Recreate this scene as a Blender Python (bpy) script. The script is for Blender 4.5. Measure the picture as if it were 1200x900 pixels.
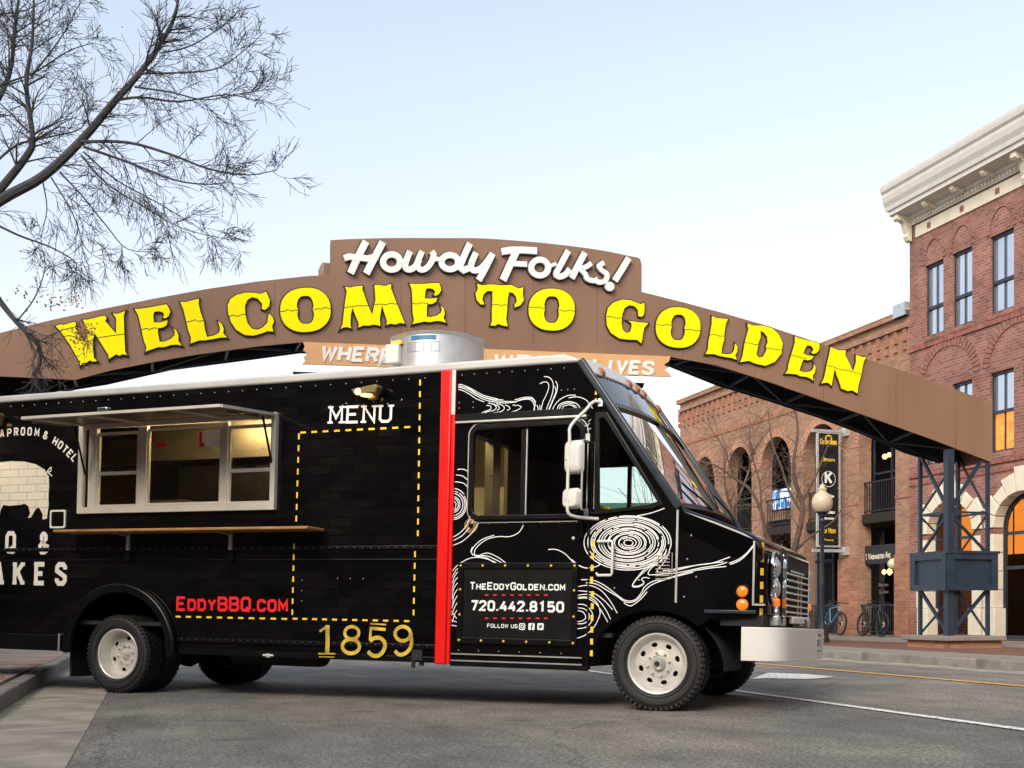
import bpy, bmesh, math, random
from mathutils import Vector, Matrix
for o in list(bpy.data.objects): bpy.data.objects.remove(o)
S = bpy.context.scene
COL = S.collection
rnd = random.Random(7)
PI = math.pi

# ---------------------------------------------------------------- camera
F, CX, CY, EYE = 1390.0, 600.0, 717.0, 0.85      # lens and eye height, pixel units of a 1200 px wide picture
cam = bpy.data.cameras.new('camera'); camo = bpy.data.objects.new('camera', cam); COL.objects.link(camo)
camo.location = (0, 0, EYE); camo.rotation_euler = (PI/2, 0, 0)
cam.sensor_width = 36.0; cam.lens = F/1200*36.0
cam.shift_x = 0.0; cam.shift_y = (CY-450)/1200
cam.clip_start = 0.1; cam.clip_end = 3000
S.camera = camo
S.render.resolution_x, S.render.resolution_y = 1024, 768
# ---------------------------------------------------------------- light
S.view_settings.view_transform = 'Standard'; S.view_settings.look = 'None'
S.view_settings.exposure = 1.78; S.view_settings.gamma = 1.0
SUN_AZ = math.radians(-152)     # behind the viewer's left shoulder
SUN_EL = math.radians(35)
world = bpy.data.worlds.new('World'); S.world = world; world.use_nodes = True
wn, wl = world.node_tree.nodes, world.node_tree.links
wn.clear()
sky = wn.new('ShaderNodeTexSky'); sky.sky_type = 'NISHITA'; sky.sun_disc = False
sky.sun_elevation = SUN_EL; sky.sun_rotation = SUN_AZ
sky.air_density = 1.0; sky.dust_density = 2.5; sky.ozone_density = 2.0; sky.altitude = 1700
bg = wn.new('ShaderNodeBackground'); bg.inputs[1].default_value = 0.10
hsv = wn.new('ShaderNodeHueSaturation'); hsv.inputs['Saturation'].default_value = 0.46
out = wn.new('ShaderNodeOutputWorld')
# thin winter haze: the same all the way round, warmer and softer low down
wtc = wn.new('ShaderNodeTexCoord'); wsx = wn.new('ShaderNodeSeparateXYZ'); wrp = wn.new('ShaderNodeValToRGB')
we = wrp.color_ramp.elements; we[0].position = 0.0; we[0].color = (.64,.585,.54,1); we[1].position = .75; we[1].color = (.95,1.0,.975,1)
q_ = we.new(.22); q_.color = (.775,.735,.705,1); q_ = we.new(.42); q_.color = (.91,.935,.92,1)
wmx = wn.new('ShaderNodeMix'); wmx.data_type = 'RGBA'; wmx.blend_type = 'MULTIPLY'; wmx.inputs[0].default_value = 1
wl.new(wtc.outputs['Generated'], wsx.inputs[0]); wl.new(wsx.outputs[2], wrp.inputs[0])
wl.new(sky.outputs[0], hsv.inputs['Color']); wl.new(hsv.outputs[0], wmx.inputs[6]); wl.new(wrp.outputs[0], wmx.inputs[7]); wl.new(wmx.outputs[2], bg.inputs[0]); wl.new(bg.outputs[0], out.inputs[0])
sl = bpy.data.lights.new('sun', 'SUN'); sl.energy = 1.2; sl.angle = math.radians(34); sl.color = (1.0, 0.86, 0.70)
so = bpy.data.objects.new('sun', sl); COL.objects.link(so)
sd = Vector((math.sin(SUN_AZ)*math.cos(SUN_EL), math.cos(SUN_AZ)*math.cos(SUN_EL), math.sin(SUN_EL)))
so.rotation_euler = sd.to_track_quat('Z', 'Y').to_euler()

# ---------------------------------------------------------------- frames of reference
NV = Vector((0.957, 0.2902, 0)).normalized()      # across the street
DV = Vector((-NV.y, NV.x, 0))                     # along the street, away from the viewer
ZV = Vector((0, 0, 1))
TH = math.atan2(NV.y, NV.x)
SM = Matrix((( NV.x, DV.x, 0, 0), (NV.y, DV.y, 0, 0), (0, 0, 1, 0), (0, 0, 0, 1)))
TL = Vector((3280, -F, -56)).normalized()
TMv = Vector((590, F, -31)); TMv = (TMv - TMv.dot(TL)*TL).normalized()
TU = TL.cross(TMv)
TO = Vector((1.25, 10.1, 0))
TM = Matrix(((TL.x, TMv.x, TU.x, TO.x), (TL.y, TMv.y, TU.y, TO.y), (TL.z, TMv.z, TU.z, TO.z), (0, 0, 0, 1)))
WM = Matrix.Identity(4)
EYEV = Vector((0, 0, EYE))
def _hit(px, py, nv, d):
    r = Vector(((px-CX)/F, 1, (CY-py)/F))
    return EYEV + r*((d - EYEV.dot(nv))/r.dot(nv))
def tp(px, py, y=0.0):            # survey of the photograph: a point on the truck's plane y -> (x, z)
    p = _hit(px, py, TMv, TO.dot(TMv)+y) - TO
    return (p.dot(TL), p.dot(TU))
def fp(px, py, n=20.0):           # on a facade plane n -> (t, z)
    p = _hit(px, py, NV, n); return (p.dot(DV), p.z)
def sp(px, py, t=19.2):           # on a plane across the street at t -> (n, z)
    p = _hit(px, py, DV, t); return (p.dot(NV), p.z)
def gp(px, py, z=0.0):            # on the ground -> (n, t)
    p = _hit(px, py, ZV, z); return (p.dot(NV), p.dot(DV))
def wp(px, py, Y):                # at depth Y -> world
    return EYEV + Vector(((px-CX)/F, 1, (CY-py)/F))*Y

# ---------------------------------------------------------------- mesh building
class MB:
    def __init__(s): s.v = []; s.f = []
    def add(s, vs, fs, M=None):
        b = len(s.v)
        s.v += [tuple(M @ Vector(p)) if M is not None else tuple(p) for p in vs]
        s.f += [tuple(i+b for i in q) for q in fs]; return s
    def box(s, a, b, M=None):
        x0, y0, z0 = a; x1, y1, z1 = b
        x0, x1 = min(x0, x1), max(x0, x1); y0, y1 = min(y0, y1), max(y0, y1); z0, z1 = min(z0, z1), max(z0, z1)
        return s.add([(x0,y0,z0),(x1,y0,z0),(x1,y1,z0),(x0,y1,z0),(x0,y0,z1),(x1,y0,z1),(x1,y1,z1),(x0,y1,z1)],
                     [(0,3,2,1),(4,5,6,7),(0,1,5,4),(1,2,6,5),(2,3,7,6),(3,0,4,7)], M)
    def prism(s, poly, axis, a, b, M=None):      # poly of (u,v); axis y: (x,z); axis x: (y,z); axis z: (x,y)
        n = len(poly)
        def m(u, v, w): return {'y': (u, w, v), 'x': (w, u, v), 'z': (u, v, w)}[axis]
        vs = [m(u, v, a) for u, v in poly] + [m(u, v, b) for u, v in poly]
        fs = [tuple(range(n)), tuple(range(2*n-1, n-1, -1))] + [(i, i+n, (i+1) % n+n, (i+1) % n) for i in range(n)]
        return s.add(vs, fs, M)
    def bar(s, p, q, w, h=None, up=(0,0,1)):
        p, q = Vector(p), Vector(q); h = h or w
        d = (q-p).normalized(); u = Vector(up)
        if abs(d.dot(u)) > .98: u = Vector((1,0,0))
        a = d.cross(u).normalized()*w/2; b = a.cross(d).normalized()*h/2
        vs = [c+sa*a+sb*b for c in (p, q) for sa, sb in ((-1,-1),(1,-1),(1,1),(-1,1))]
        return s.add(vs, [(0,1,2,3),(7,6,5,4),(0,4,5,1),(1,5,6,2),(2,6,7,3),(3,7,4,0)])
    def tube(s, pts, r, n=8, cap=True):
        pts = [Vector(p) for p in pts]; m = len(pts)
        rs = r if isinstance(r, (list, tuple)) else [r]*m
        b = len(s.v); u = None
        for i, p in enumerate(pts):
            d = (pts[min(i+1, m-1)]-pts[max(i-1, 0)])
            d = d.normalized() if d.length > 1e-9 else Vector((0,0,1))
            if u is None:
                u = d.cross(Vector((0,0,1)) if abs(d.z) < .9 else Vector((1,0,0))).normalized()
            else:
                u = (u-d*u.dot(d)); u = u.normalized() if u.length > 1e-6 else d.cross(Vector((0.3,0.8,.5))).normalized()
            w = d.cross(u)
            for k in range(n):
                a = 2*PI*k/n; s.v.append(tuple(p+(u*math.cos(a)+w*math.sin(a))*rs[i]))
        for i in range(m-1):
            for k in range(n):
                s.f.append((b+i*n+k, b+i*n+(k+1) % n, b+(i+1)*n+(k+1) % n, b+(i+1)*n+k))
        if cap:
            s.f.append(tuple(b+k for k in range(n-1, -1, -1))); s.f.append(tuple(b+(m-1)*n+k for k in range(n)))
        return s
    def lathe(s, prof, o, ax=(0,0,1), n=32, closed=False):     # prof: (radius, height along ax)
        ax = Vector(ax).normalized(); o = Vector(o)
        u = ax.cross(Vector((0,0,1)) if abs(ax.z) < .9 else Vector((1,0,0))).normalized(); w = ax.cross(u)
        b = len(s.v); m = len(prof)
        for r, h in prof:
            for k in range(n):
                a = 2*PI*k/n; s.v.append(tuple(o+ax*h+(u*math.cos(a)+w*math.sin(a))*r))
        for i in range(m if closed else m-1):
            j = (i+1) % m
            for k in range(n):
                s.f.append((b+i*n+k, b+j*n+k, b+j*n+(k+1) % n, b+i*n+(k+1) % n))
        return s
    def disc(s, o, r, ax, n=16, th=0.004):
        return s.lathe([(0.0001, th), (r*.92, th), (r, th*.4), (r, 0)], o, ax, n)
    def build(s, name, mat, parent=None, smooth=False, bevel=0.0, frame=None, base=(0,0,0), seg=2, recalc=True):
        me = bpy.data.meshes.new(name)
        off = Vector(OFF.get(parent.name, (0,0,0))) if parent else Vector(base)
        me.from_pydata([tuple(Vector(p)-off) for p in s.v], [], s.f)
        if recalc:
            bm = bmesh.new(); bm.from_mesh(me)
            bmesh.ops.recalc_face_normals(bm, faces=bm.faces)
            bm.to_mesh(me); bm.free()
        o = bpy.data.objects.new(name, me); COL.objects.link(o)
        if mat: me.materials.append(mat)
        if parent: o.parent = parent; OFF[o.name] = tuple(off)
        else:
            OFF[o.name] = tuple(off)
            M = frame if frame is not None else WM
            o.matrix_world = M @ Matrix.Translation(off)
        if bevel:
            md = o.modifiers.new('bevel', 'BEVEL'); md.width = bevel; md.segments = seg; md.limit_method = 'ANGLE'; md.angle_limit = 0.6
            smooth = True
        if smooth:
            for p in me.polygons: p.use_smooth = True
            me.set_sharp_from_angle(angle=0.7)
        return o
OFF = {}
def tag(o, label=None, cat=None, group=None, kind=None):
    if label: o['label'] = label
    if cat: o['category'] = cat
    if group: o['group'] = group
    if kind: o['kind'] = kind
    return o
def thing(name, label, cat, base=(0,0,0), frame=None, group=None):
    o = bpy.data.objects.new(name, None); COL.objects.link(o)
    o.empty_display_size = 0.2
    M = frame if frame is not None else WM
    o.matrix_world = M @ Matrix.Translation(Vector(base)); OFF[o.name] = tuple(base)
    return tag(o, label, cat, group)
def shape(loops, depth, offset=0.0, bevel=0.0, res=1):     # filled outline with holes -> (verts, faces) in (u, v, w)
    c = bpy.data.curves.new('outline', 'CURVE'); c.dimensions = '2D'; c.fill_mode = 'BOTH'
    for lp in loops:
        sp_ = c.splines.new('POLY'); sp_.points.add(len(lp)-1)
        for i, (u, v) in enumerate(lp): sp_.points[i].co = (u, v, 0, 1)
        sp_.use_cyclic_u = True
    c.extrude = depth/2; c.offset = offset; c.bevel_depth = bevel; c.bevel_resolution = res
    o = bpy.data.objects.new('outline', c)
    me = bpy.data.meshes.new_from_object(o)
    vs = [tuple(v.co) for v in me.vertices]; fs = [tuple(p.vertices) for p in me.polygons]
    bpy.data.objects.remove(o); bpy.data.curves.remove(c); bpy.data.meshes.remove(me)
    return vs, fs
def cw(poly, ccw=True):
    a = sum(poly[i][0]*poly[(i+1) % len(poly)][1]-poly[(i+1) % len(poly)][0]*poly[i][1] for i in range(len(poly)))
    return poly if (a > 0) == ccw else poly[::-1]
def on_y(vf, y0):      # (u,v,w) -> x=u, z=v, y=y0+w
    return [(u, y0+w, v) for u, v, w in vf[0]], vf[1]
def on_x(vf, x0):      # (u,v,w) -> y=u, z=v, x=x0+w
    return [(x0+w, u, v) for u, v, w in vf[0]], vf[1]
def rect(u0, v0, u1, v1, r=0.0, n=4):
    u0, u1 = min(u0,u1), max(u0,u1); v0, v1 = min(v0,v1), max(v0,v1)
    if not r: return [(u0,v0),(u1,v0),(u1,v1),(u0,v1)]
    P = []
    for cx, cy, a0 in ((u1-r, v0+r, -90), (u1-r, v1-r, 0), (u0+r, v1-r, 90), (u0+r, v0+r, 180)):
        for k in range(n+1):
            a = math.radians(a0+90*k/n); P.append((cx+r*math.cos(a), cy+r*math.sin(a)))
    return P
def ell(cx, cy, rx, ry, n=24, a0=0, a1=360, pw=1.0, rot=0):
    P = []; full = abs(a1-a0) >= 360
    for k in range(n if full else n+1):
        a = math.radians(a0+(a1-a0)*k/n); c, s_ = math.cos(a), math.sin(a)
        x = rx*math.copysign(abs(c)**pw, c); y = ry*math.copysign(abs(s_)**pw, s_)
        cr, sr = math.cos(rot), math.sin(rot)
        P.append((cx+x*cr-y*sr, cy+x*sr+y*cr))
    return P
def smoothline(P, k=5, closed=False):
    out = []; n = len(P)
    for i in range(n if closed else n-1):
        g = (lambda j: P[j % n]) if closed else (lambda j: P[max(0, min(n-1, j))])
        p0, p1, p2, p3 = g(i-1), g(i), g(i+1), g(i+2)
        for s_ in range(k):
            t = s_/k
            out.append(tuple(0.5*((2*p1[c])+(-p0[c]+p2[c])*t+(2*p0[c]-5*p1[c]+4*p2[c]-p3[c])*t*t+(-p0[c]+3*p1[c]-3*p2[c]+p3[c])*t**3) for c in range(len(P[0]))))
    if not closed: out.append(tuple(P[-1]))
    return out
def ribbon(P, w, closed=False, sq=0.0):      # 2-D polyline -> left and right offset rows
    n = len(P); L_, R_ = [], []
    ws = w if isinstance(w, (list, tuple)) else [w]*n
    for i in range(n):
        a = P[(i-1) % n] if (closed or i > 0) else None
        c = P[(i+1) % n] if (closed or i < n-1) else None
        p = P[i]
        def nrm(q, r):
            dx, dy = r[0]-q[0], r[1]-q[1]; l = math.hypot(dx, dy) or 1e-9
            return (-dy/l, dx/l)
        if a is None: m = nrm(p, c); k = 1
        elif c is None: m = nrm(a, p); k = 1
        else:
            n1, n2 = nrm(a, p), nrm(p, c); mx, my = n1[0]+n2[0], n1[1]+n2[1]; l = math.hypot(mx, my) or 1e-9
            m = (mx/l, my/l); k = min(2.0, 1/max(0.3, m[0]*n1[0]+m[1]*n1[1]))
        h = ws[i]/2*k
        L_.append((p[0]+m[0]*h, p[1]+m[1]*h)); R_.append((p[0]-m[0]*h, p[1]-m[1]*h))
    return L_, R_
def strip(mb, P, w, fn, closed=False, th=0.0):
    """a stroke laid on a surface; fn(u,v,d) -> point, d = height above the surface"""
    L_, R_ = ribbon(P, w, closed); n = len(P); b = len(mb.v)
    top = [fn(*q, th) for q in L_]+[fn(*q, th) for q in R_]
    mb.v += [tuple(q) for q in top]
    for i in range(n if closed else n-1):
        j = (i+1) % n; mb.f.append((b+i, b+j, b+n+j, b+n+i))
    return mb
def stroke3(mb, P, w, fn, d0, d1, closed=False):      # solid stroke from height d0 to d1
    L_, R_ = ribbon(P, w, closed); n = len(P); b = len(mb.v)
    mb.v += [tuple(fn(*q, d1)) for q in L_]+[tuple(fn(*q, d1)) for q in R_]+[tuple(fn(*q, d0)) for q in L_]+[tuple(fn(*q, d0)) for q in R_]
    for i in range(n if closed else n-1):
        j = (i+1) % n
        mb.f += [(b+i, b+j, b+n+j, b+n+i), (b+2*n+i, b+3*n+i, b+3*n+j, b+2*n+j), (b+i, b+2*n+i, b+2*n+j, b+j), (b+n+i, b+n+j, b+3*n+j, b+3*n+i)]
    if not closed:
        mb.f += [(b, b+n, b+3*n, b+2*n), (b+n-1, b+3*n-1, b+4*n-1, b+2*n-1)]
    return mb

# ---------------------------------------------------------------- materials
MATS = {}
def new_mat(name):
    m = bpy.data.materials.new(name); m.use_nodes = True; MATS[name] = m
    nt = m.node_tree; return m, nt, nt.nodes['Principled BSDF']
def mat(name, col, rough=.5, metal=0.0, var=.12, scale=6.0, bump=0.0, bscale=60.0, spec=.5, coat=0.0, rvar=.08, emit=None, es=0.0, streak=None):
    m, nt, b = new_mat(name); N = nt.nodes; L = nt.links
    tc = N.new('ShaderNodeTexCoord'); mp = N.new('ShaderNodeMapping'); L.new(tc.outputs['Object'], mp.inputs[0])
    if streak: mp.inputs['Scale'].default_value = streak
    nz = N.new('ShaderNodeTexNoise'); nz.inputs['Scale'].default_value = scale; nz.inputs['Detail'].default_value = 6
    L.new(mp.outputs[0], nz.inputs[0])
    rp = N.new('ShaderNodeValToRGB'); e = rp.color_ramp.elements
    e[0].position = .3; e[1].position = .72
    e[0].color = tuple(max(0, c*(1-var)) for c in col)+(1,); e[1].color = tuple(min(1, c*(1+var)) for c in col)+(1,)
    L.new(nz.outputs['Fac'], rp.inputs[0]); L.new(rp.outputs[0], b.inputs['Base Color'])
    mr = N.new('ShaderNodeMapRange'); mr.inputs['To Min'].default_value = max(0, rough-rvar); mr.inputs['To Max'].default_value = min(1, rough+rvar)
    L.new(nz.outputs['Fac'], mr.inputs[0]); L.new(mr.outputs[0], b.inputs['Roughness'])
    b.inputs['Metallic'].default_value = metal; b.inputs['Specular IOR Level'].default_value = spec
    b.inputs['Coat Weight'].default_value = coat; b.inputs['Coat Roughness'].default_value = .05
    if bump:
        n2 = N.new('ShaderNodeTexNoise'); n2.inputs['Scale'].default_value = bscale; n2.inputs['Detail'].default_value = 5
        L.new(mp.outputs[0], n2.inputs[0])
        bp = N.new('ShaderNodeBump'); bp.inputs['Strength'].default_value = bump; bp.inputs['Distance'].default_value = .01
        L.new(n2.outputs['Fac'], bp.inputs['Height']); L.new(bp.outputs[0], b.inputs['Normal'])
    if emit:
        b.inputs['Emission Color'].default_value = (*emit, 1); b.inputs['Emission Strength'].default_value = es
    return m
def wallcoord(nt):      # (along, up) coordinates whatever way the face looks
    N, L = nt.nodes, nt.links
    tc = N.new('ShaderNodeTexCoord'); sx = N.new('ShaderNodeSeparateXYZ'); sn = N.new('ShaderNodeSeparateXYZ')
    L.new(tc.outputs['Object'], sx.inputs[0]); L.new(tc.outputs['Normal'], sn.inputs[0])
    ab = N.new('ShaderNodeMath'); ab.operation = 'ABSOLUTE'; L.new(sn.outputs[0], ab.inputs[0])
    gt = N.new('ShaderNodeMath'); gt.operation = 'GREATER_THAN'; gt.inputs[1].default_value = .6; L.new(ab.outputs[0], gt.inputs[0])
    mx = N.new('ShaderNodeMix'); L.new(gt.outputs[0], mx.inputs[0]); L.new(sx.outputs[0], mx.inputs[2]); L.new(sx.outputs[1], mx.inputs[3])
    az = N.new('ShaderNodeMath'); az.operation = 'ABSOLUTE'; L.new(sn.outputs[2], az.inputs[0])
    gz = N.new('ShaderNodeMath'); gz.operation = 'GREATER_THAN'; gz.inputs[1].default_value = .8; L.new(az.outputs[0], gz.inputs[0])
    mv = N.new('ShaderNodeMix'); L.new(gz.outputs[0], mv.inputs[0]); L.new(sx.outputs[2], mv.inputs[2]); L.new(sx.outputs[1], mv.inputs[3])
    cb = N.new('ShaderNodeCombineXYZ'); L.new(mx.outputs[0], cb.inputs[0]); L.new(mv.outputs[0], cb.inputs[1])
    return cb.outputs[0]
def brickmat(name, c1, c2, mortar, bw=.21, bh=.075, gap=.012, rough=.85, bump=.5, var=.25, spec=.3, bias=0.0, coat=0.0, flatz=False):
    m, nt, b = new_mat(name); N, L = nt.nodes, nt.links
    co = wallcoord(nt)
    bt = N.new('ShaderNodeTexBrick'); L.new(co, bt.inputs['Vector'])
    bt.inputs['Scale'].default_value = 1.0; bt.inputs['Brick Width'].default_value = bw; bt.inputs['Row Height'].default_value = bh
    bt.inputs['Mortar Size'].default_value = gap/2; bt.inputs['Mortar Smooth'].default_value = .3; bt.inputs['Bias'].default_value = bias
    bt.inputs['Color1'].default_value = (*c1, 1); bt.inputs['Color2'].default_value = (*c2, 1); bt.inputs['Mortar'].default_value = (*mortar, 1)
    nz = N.new('ShaderNodeTexNoise'); nz.inputs['Scale'].default_value = 1.3; nz.inputs['Detail'].default_value = 8; L.new(co, nz.inputs[0])
    mr = N.new('ShaderNodeMapRange'); mr.inputs['From Min'].default_value = .3; mr.inputs['From Max'].default_value = .7
    mr.inputs['To Min'].default_value = 1-var; mr.inputs['To Max'].default_value = 1+var; L.new(nz.outputs['Fac'], mr.inputs[0])
    mm = N.new('ShaderNodeMix'); mm.data_type = 'RGBA'; mm.blend_type = 'MULTIPLY'; mm.inputs[0].default_value = 1
    L.new(bt.outputs['Color'], mm.inputs[6]); L.new(mr.outputs[0], mm.inputs[7]); L.new(mm.outputs[2], b.inputs['Base Color'])
    b.inputs['Roughness'].default_value = rough; b.inputs['Specular IOR Level'].default_value = spec; b.inputs['Coat Weight'].default_value = coat
    b.inputs['Coat Roughness'].default_value = .03
    n2 = N.new('ShaderNodeTexNoise'); n2.inputs['Scale'].default_value = 40; L.new(co, n2.inputs[0])
    ad = N.new('ShaderNodeMath'); ad.operation = 'MULTIPLY_ADD'; ad.inputs[1].default_value = -1; L.new(bt.outputs['Fac'], ad.inputs[0])
    ms = N.new('ShaderNodeMath'); ms.operation = 'MULTIPLY'; ms.inputs[1].default_value = .3; L.new(n2.outputs['Fac'], ms.inputs[0]); L.new(ms.outputs[0], ad.inputs[2])
    bp = N.new('ShaderNodeBump'); bp.inputs['Strength'].default_value = bump; bp.inputs['Distance'].default_value = .01
    L.new(ad.outputs[0], bp.inputs['Height']); L.new(bp.outputs[0], b.inputs['Normal'])
    return m
def glassmat(name, tint=(.8,.86,.85), refl=1.0, rough=.01, ior=1.5):
    m, nt, b = new_mat(name); N, L = nt.nodes, nt.links
    N.remove(b); o = N['Material Output']
    tr = N.new('ShaderNodeBsdfTransparent'); tr.inputs[0].default_value = (*tint, 1)
    gl = N.new('ShaderNodeBsdfGlossy'); gl.inputs['Roughness'].default_value = rough; gl.inputs['Color'].default_value = (1,1,1,1)
    fr = N.new('ShaderNodeFresnel'); fr.inputs[0].default_value = ior
    ml = N.new('ShaderNodeMath'); ml.operation = 'MULTIPLY'; ml.use_clamp = True; ml.inputs[1].default_value = refl
    ge = N.new('ShaderNodeNewGeometry'); ff = N.new('ShaderNodeMath'); ff.operation = 'SUBTRACT'; ff.inputs[0].default_value = 1; L.new(ge.outputs['Backfacing'], ff.inputs[1])
    fm = N.new('ShaderNodeMath'); fm.operation = 'MULTIPLY'; L.new(fr.outputs[0], fm.inputs[0]); L.new(ff.outputs[0], fm.inputs[1]); L.new(fm.outputs[0], ml.inputs[0])
    mx = N.new('ShaderNodeMixShader'); L.new(ml.outputs[0], mx.inputs[0]); L.new(tr.outputs[0], mx.inputs[1]); L.new(gl.outputs[0], mx.inputs[2])
    tc = N.new('ShaderNodeTexCoord'); nz = N.new('ShaderNodeTexNoise'); nz.inputs['Scale'].default_value = 1.5; L.new(tc.outputs['Object'], nz.inputs[0])
    bp = N.new('ShaderNodeBump'); bp.inputs['Strength'].default_value = .06; bp.inputs['Distance'].default_value = .02; L.new(nz.outputs['Fac'], bp.inputs['Height'])
    L.new(bp.outputs[0], gl.inputs['Normal'])
    L.new(mx.outputs[0], o.inputs[0]); return m
def asphalt():
    m, nt, b = new_mat('asphalt'); N, L = nt.nodes, nt.links
    tc = N.new('ShaderNodeTexCoord')
    def nz(sc, det=6, ro=.6, st=None):
        n = N.new('ShaderNodeTexNoise'); n.inputs['Scale'].default_value = sc; n.inputs['Detail'].default_value = det; n.inputs['Roughness'].default_value = ro
        if st:
            mp = N.new('ShaderNodeMapping'); mp.inputs['Scale'].default_value = st; L.new(tc.outputs['Object'], mp.inputs[0]); L.new(mp.outputs[0], n.inputs[0])
        else: L.new(tc.outputs['Object'], n.inputs[0])
        return n
    big, mid, fine = nz(.45, 7, .65), nz(2.2, 9, .72, (1, .4, 1)), nz(95, 4, .85)
    r1 = N.new('ShaderNodeValToRGB'); e = r1.color_ramp.elements
    e[0].position = .35; e[0].color = (.128, .124, .118, 1); e[1].position = .68; e[1].color = (.25, .228, .195, 1)
    L.new(big.outputs['Fac'], r1.inputs[0])
    r2 = N.new('ShaderNodeMapRange'); r2.inputs['From Min'].default_value = .3; r2.inputs['From Max'].default_value = .7; r2.inputs['To Min'].default_value = .68; r2.inputs['To Max'].default_value = 1.3
    L.new(mid.outputs['Fac'], r2.inputs[0])
    r3 = N.new('ShaderNodeMapRange'); r3.inputs['From Min'].default_value = .35; r3.inputs['From Max'].default_value = .68; r3.inputs['To Min'].default_value = .2; r3.inputs['To Max'].default_value = 2.0
    L.new(fine.outputs['Fac'], r3.inputs[0])
    med = nz(34, 3, .8); r4 = N.new('ShaderNodeMapRange'); r4.inputs['From Min'].default_value = .38; r4.inputs['From Max'].default_value = .62; r4.inputs['To Min'].default_value = .5; r4.inputs['To Max'].default_value = 1.55
    L.new(med.outputs['Fac'], r4.inputs[0])
    mu0 = N.new('ShaderNodeMath'); mu0.operation = 'MULTIPLY'; L.new(r2.outputs[0], mu0.inputs[0]); L.new(r3.outputs[0], mu0.inputs[1])
    mu1 = N.new('ShaderNodeMath'); mu1.operation = 'MULTIPLY'; L.new(mu0.outputs[0], mu1.inputs[0]); L.new(r4.outputs[0], mu1.inputs[1])
    # hairline cracks and dark drips
    wv = N.new('ShaderNodeVectorMath'); wv.operation = 'MULTIPLY_ADD'; wv.inputs[1].default_value = (.5,.5,.5); wn_ = nz(1.7, 6, .7); L.new(wn_.outputs['Color'], wv.inputs[0]); L.new(tc.outputs['Object'], wv.inputs[2])
    vc = N.new('ShaderNodeTexVoronoi'); vc.feature = 'DISTANCE_TO_EDGE'; vc.inputs['Scale'].default_value = .30; L.new(wv.outputs[0], vc.inputs[0])
    cr = N.new('ShaderNodeMapRange'); cr.inputs['From Min'].default_value = .0015; cr.inputs['From Max'].default_value = .006; cr.inputs['To Min'].default_value = .68; L.new(vc.outputs['Distance'], cr.inputs[0])
    vs = N.new('ShaderNodeTexVoronoi'); vs.inputs['Scale'].default_value = .9; L.new(wv.outputs[0], vs.inputs[0])
    sr = N.new('ShaderNodeMapRange'); sr.inputs['From Min'].default_value = .04; sr.inputs['From Max'].default_value = .16; sr.inputs['To Min'].default_value = .62; L.new(vs.outputs['Distance'], sr.inputs[0])
    mu2 = N.new('ShaderNodeMath'); mu2.operation = 'MULTIPLY'; L.new(cr.outputs[0], mu2.inputs[0]); L.new(sr.outputs[0], mu2.inputs[1])
    mu = N.new('ShaderNodeMath'); mu.operation = 'MULTIPLY'; L.new(mu1.outputs[0], mu.inputs[0]); L.new(mu2.outputs[0], mu.inputs[1])
    mm = N.new('ShaderNodeMix'); mm.data_type = 'RGBA'; mm.blend_type = 'MULTIPLY'; mm.inputs[0].default_value = 1
    L.new(r1.outputs[0], mm.inputs[6]); L.new(mu.outputs[0], mm.inputs[7]); L.new(mm.outputs[2], b.inputs['Base Color'])
    b.inputs['Roughness'].default_value = .8; b.inputs['Specular IOR Level'].default_value = .35
    vo = N.new('ShaderNodeTexVoronoi'); vo.inputs['Scale'].default_value = 90; L.new(tc.outputs['Object'], vo.inputs[0])
    bp = N.new('ShaderNodeBump'); bp.inputs['Strength'].default_value = .9; bp.inputs['Distance'].default_value = .010
    L.new(vo.outputs['Distance'], bp.inputs['Height']); L.new(bp.outputs[0], b.inputs['Normal'])
    return m
def wornpaint(name, col, wear=.45):
    m, nt, b = new_mat(name); N, L = nt.nodes, nt.links
    tc = N.new('ShaderNodeTexCoord'); n = N.new('ShaderNodeTexNoise'); n.inputs['Scale'].default_value = 22; n.inputs['Detail'].default_value = 8; L.new(tc.outputs['Object'], n.inputs[0])
    rp = N.new('ShaderNodeValToRGB'); e = rp.color_ramp.elements
    e[0].position = wear-.05; e[0].color = (.11, .11, .11, 1); e[1].position = wear+.06; e[1].color = (*col, 1)
    L.new(n.outputs['Fac'], rp.inputs[0]); L.new(rp.outputs[0], b.inputs['Base Color']); b.inputs['Roughness'].default_value = .7
    return m

m_asphalt = asphalt()
m_concrete = mat('concrete', (.22,.195,.165), .85, var=.2, scale=3, bump=.4, bscale=80)
m_gutter = mat('gutter_concrete', (.29,.26,.215), .85, var=.42, scale=2.6, bump=.6, bscale=90)
m_kerb = mat('kerb_concrete', (.19,.175,.155), .85, var=.3, scale=4, bump=.5, bscale=70)
m_paver = mat('paver_red', (.30,.17,.13), .85, var=.3, scale=5, bump=.4)
m_paver2 = mat('paver_grey', (.33,.29,.26), .85, var=.3, scale=5, bump=.4)
m_line_w = wornpaint('road_white', (.72,.72,.70), .40)
m_line_y = wornpaint('road_yellow', (.62,.36,.08), .42)
m_brown = mat('sign_brown', (.228,.128,.078), .5, var=.11, scale=1.6, bump=.12, bscale=180, streak=(1,1,.2))
m_tan = mat('sign_tan', (.66,.36,.16), .5, var=.04)
m_yellow = mat('letter_yellow', (.95,.80,.0), .7, spec=.15, var=.03)
m_lblack = mat('letter_black', (.012,.010,.012), .5)
m_lwhite = mat('letter_white', (.80,.79,.76), .45, var=.03)
m_steel = mat('painted_steel', (.017,.030,.050), .4, var=.25, bump=.1)
m_darksteel = mat('dark_steel', (.016,.018,.022), .55, var=.3)
m_brickR = brickmat('brick_red', (.285,.118,.088), (.165,.068,.056), (.29,.24,.21), bw=.215, bh=.078, gap=.014, bias=-.1)
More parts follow.
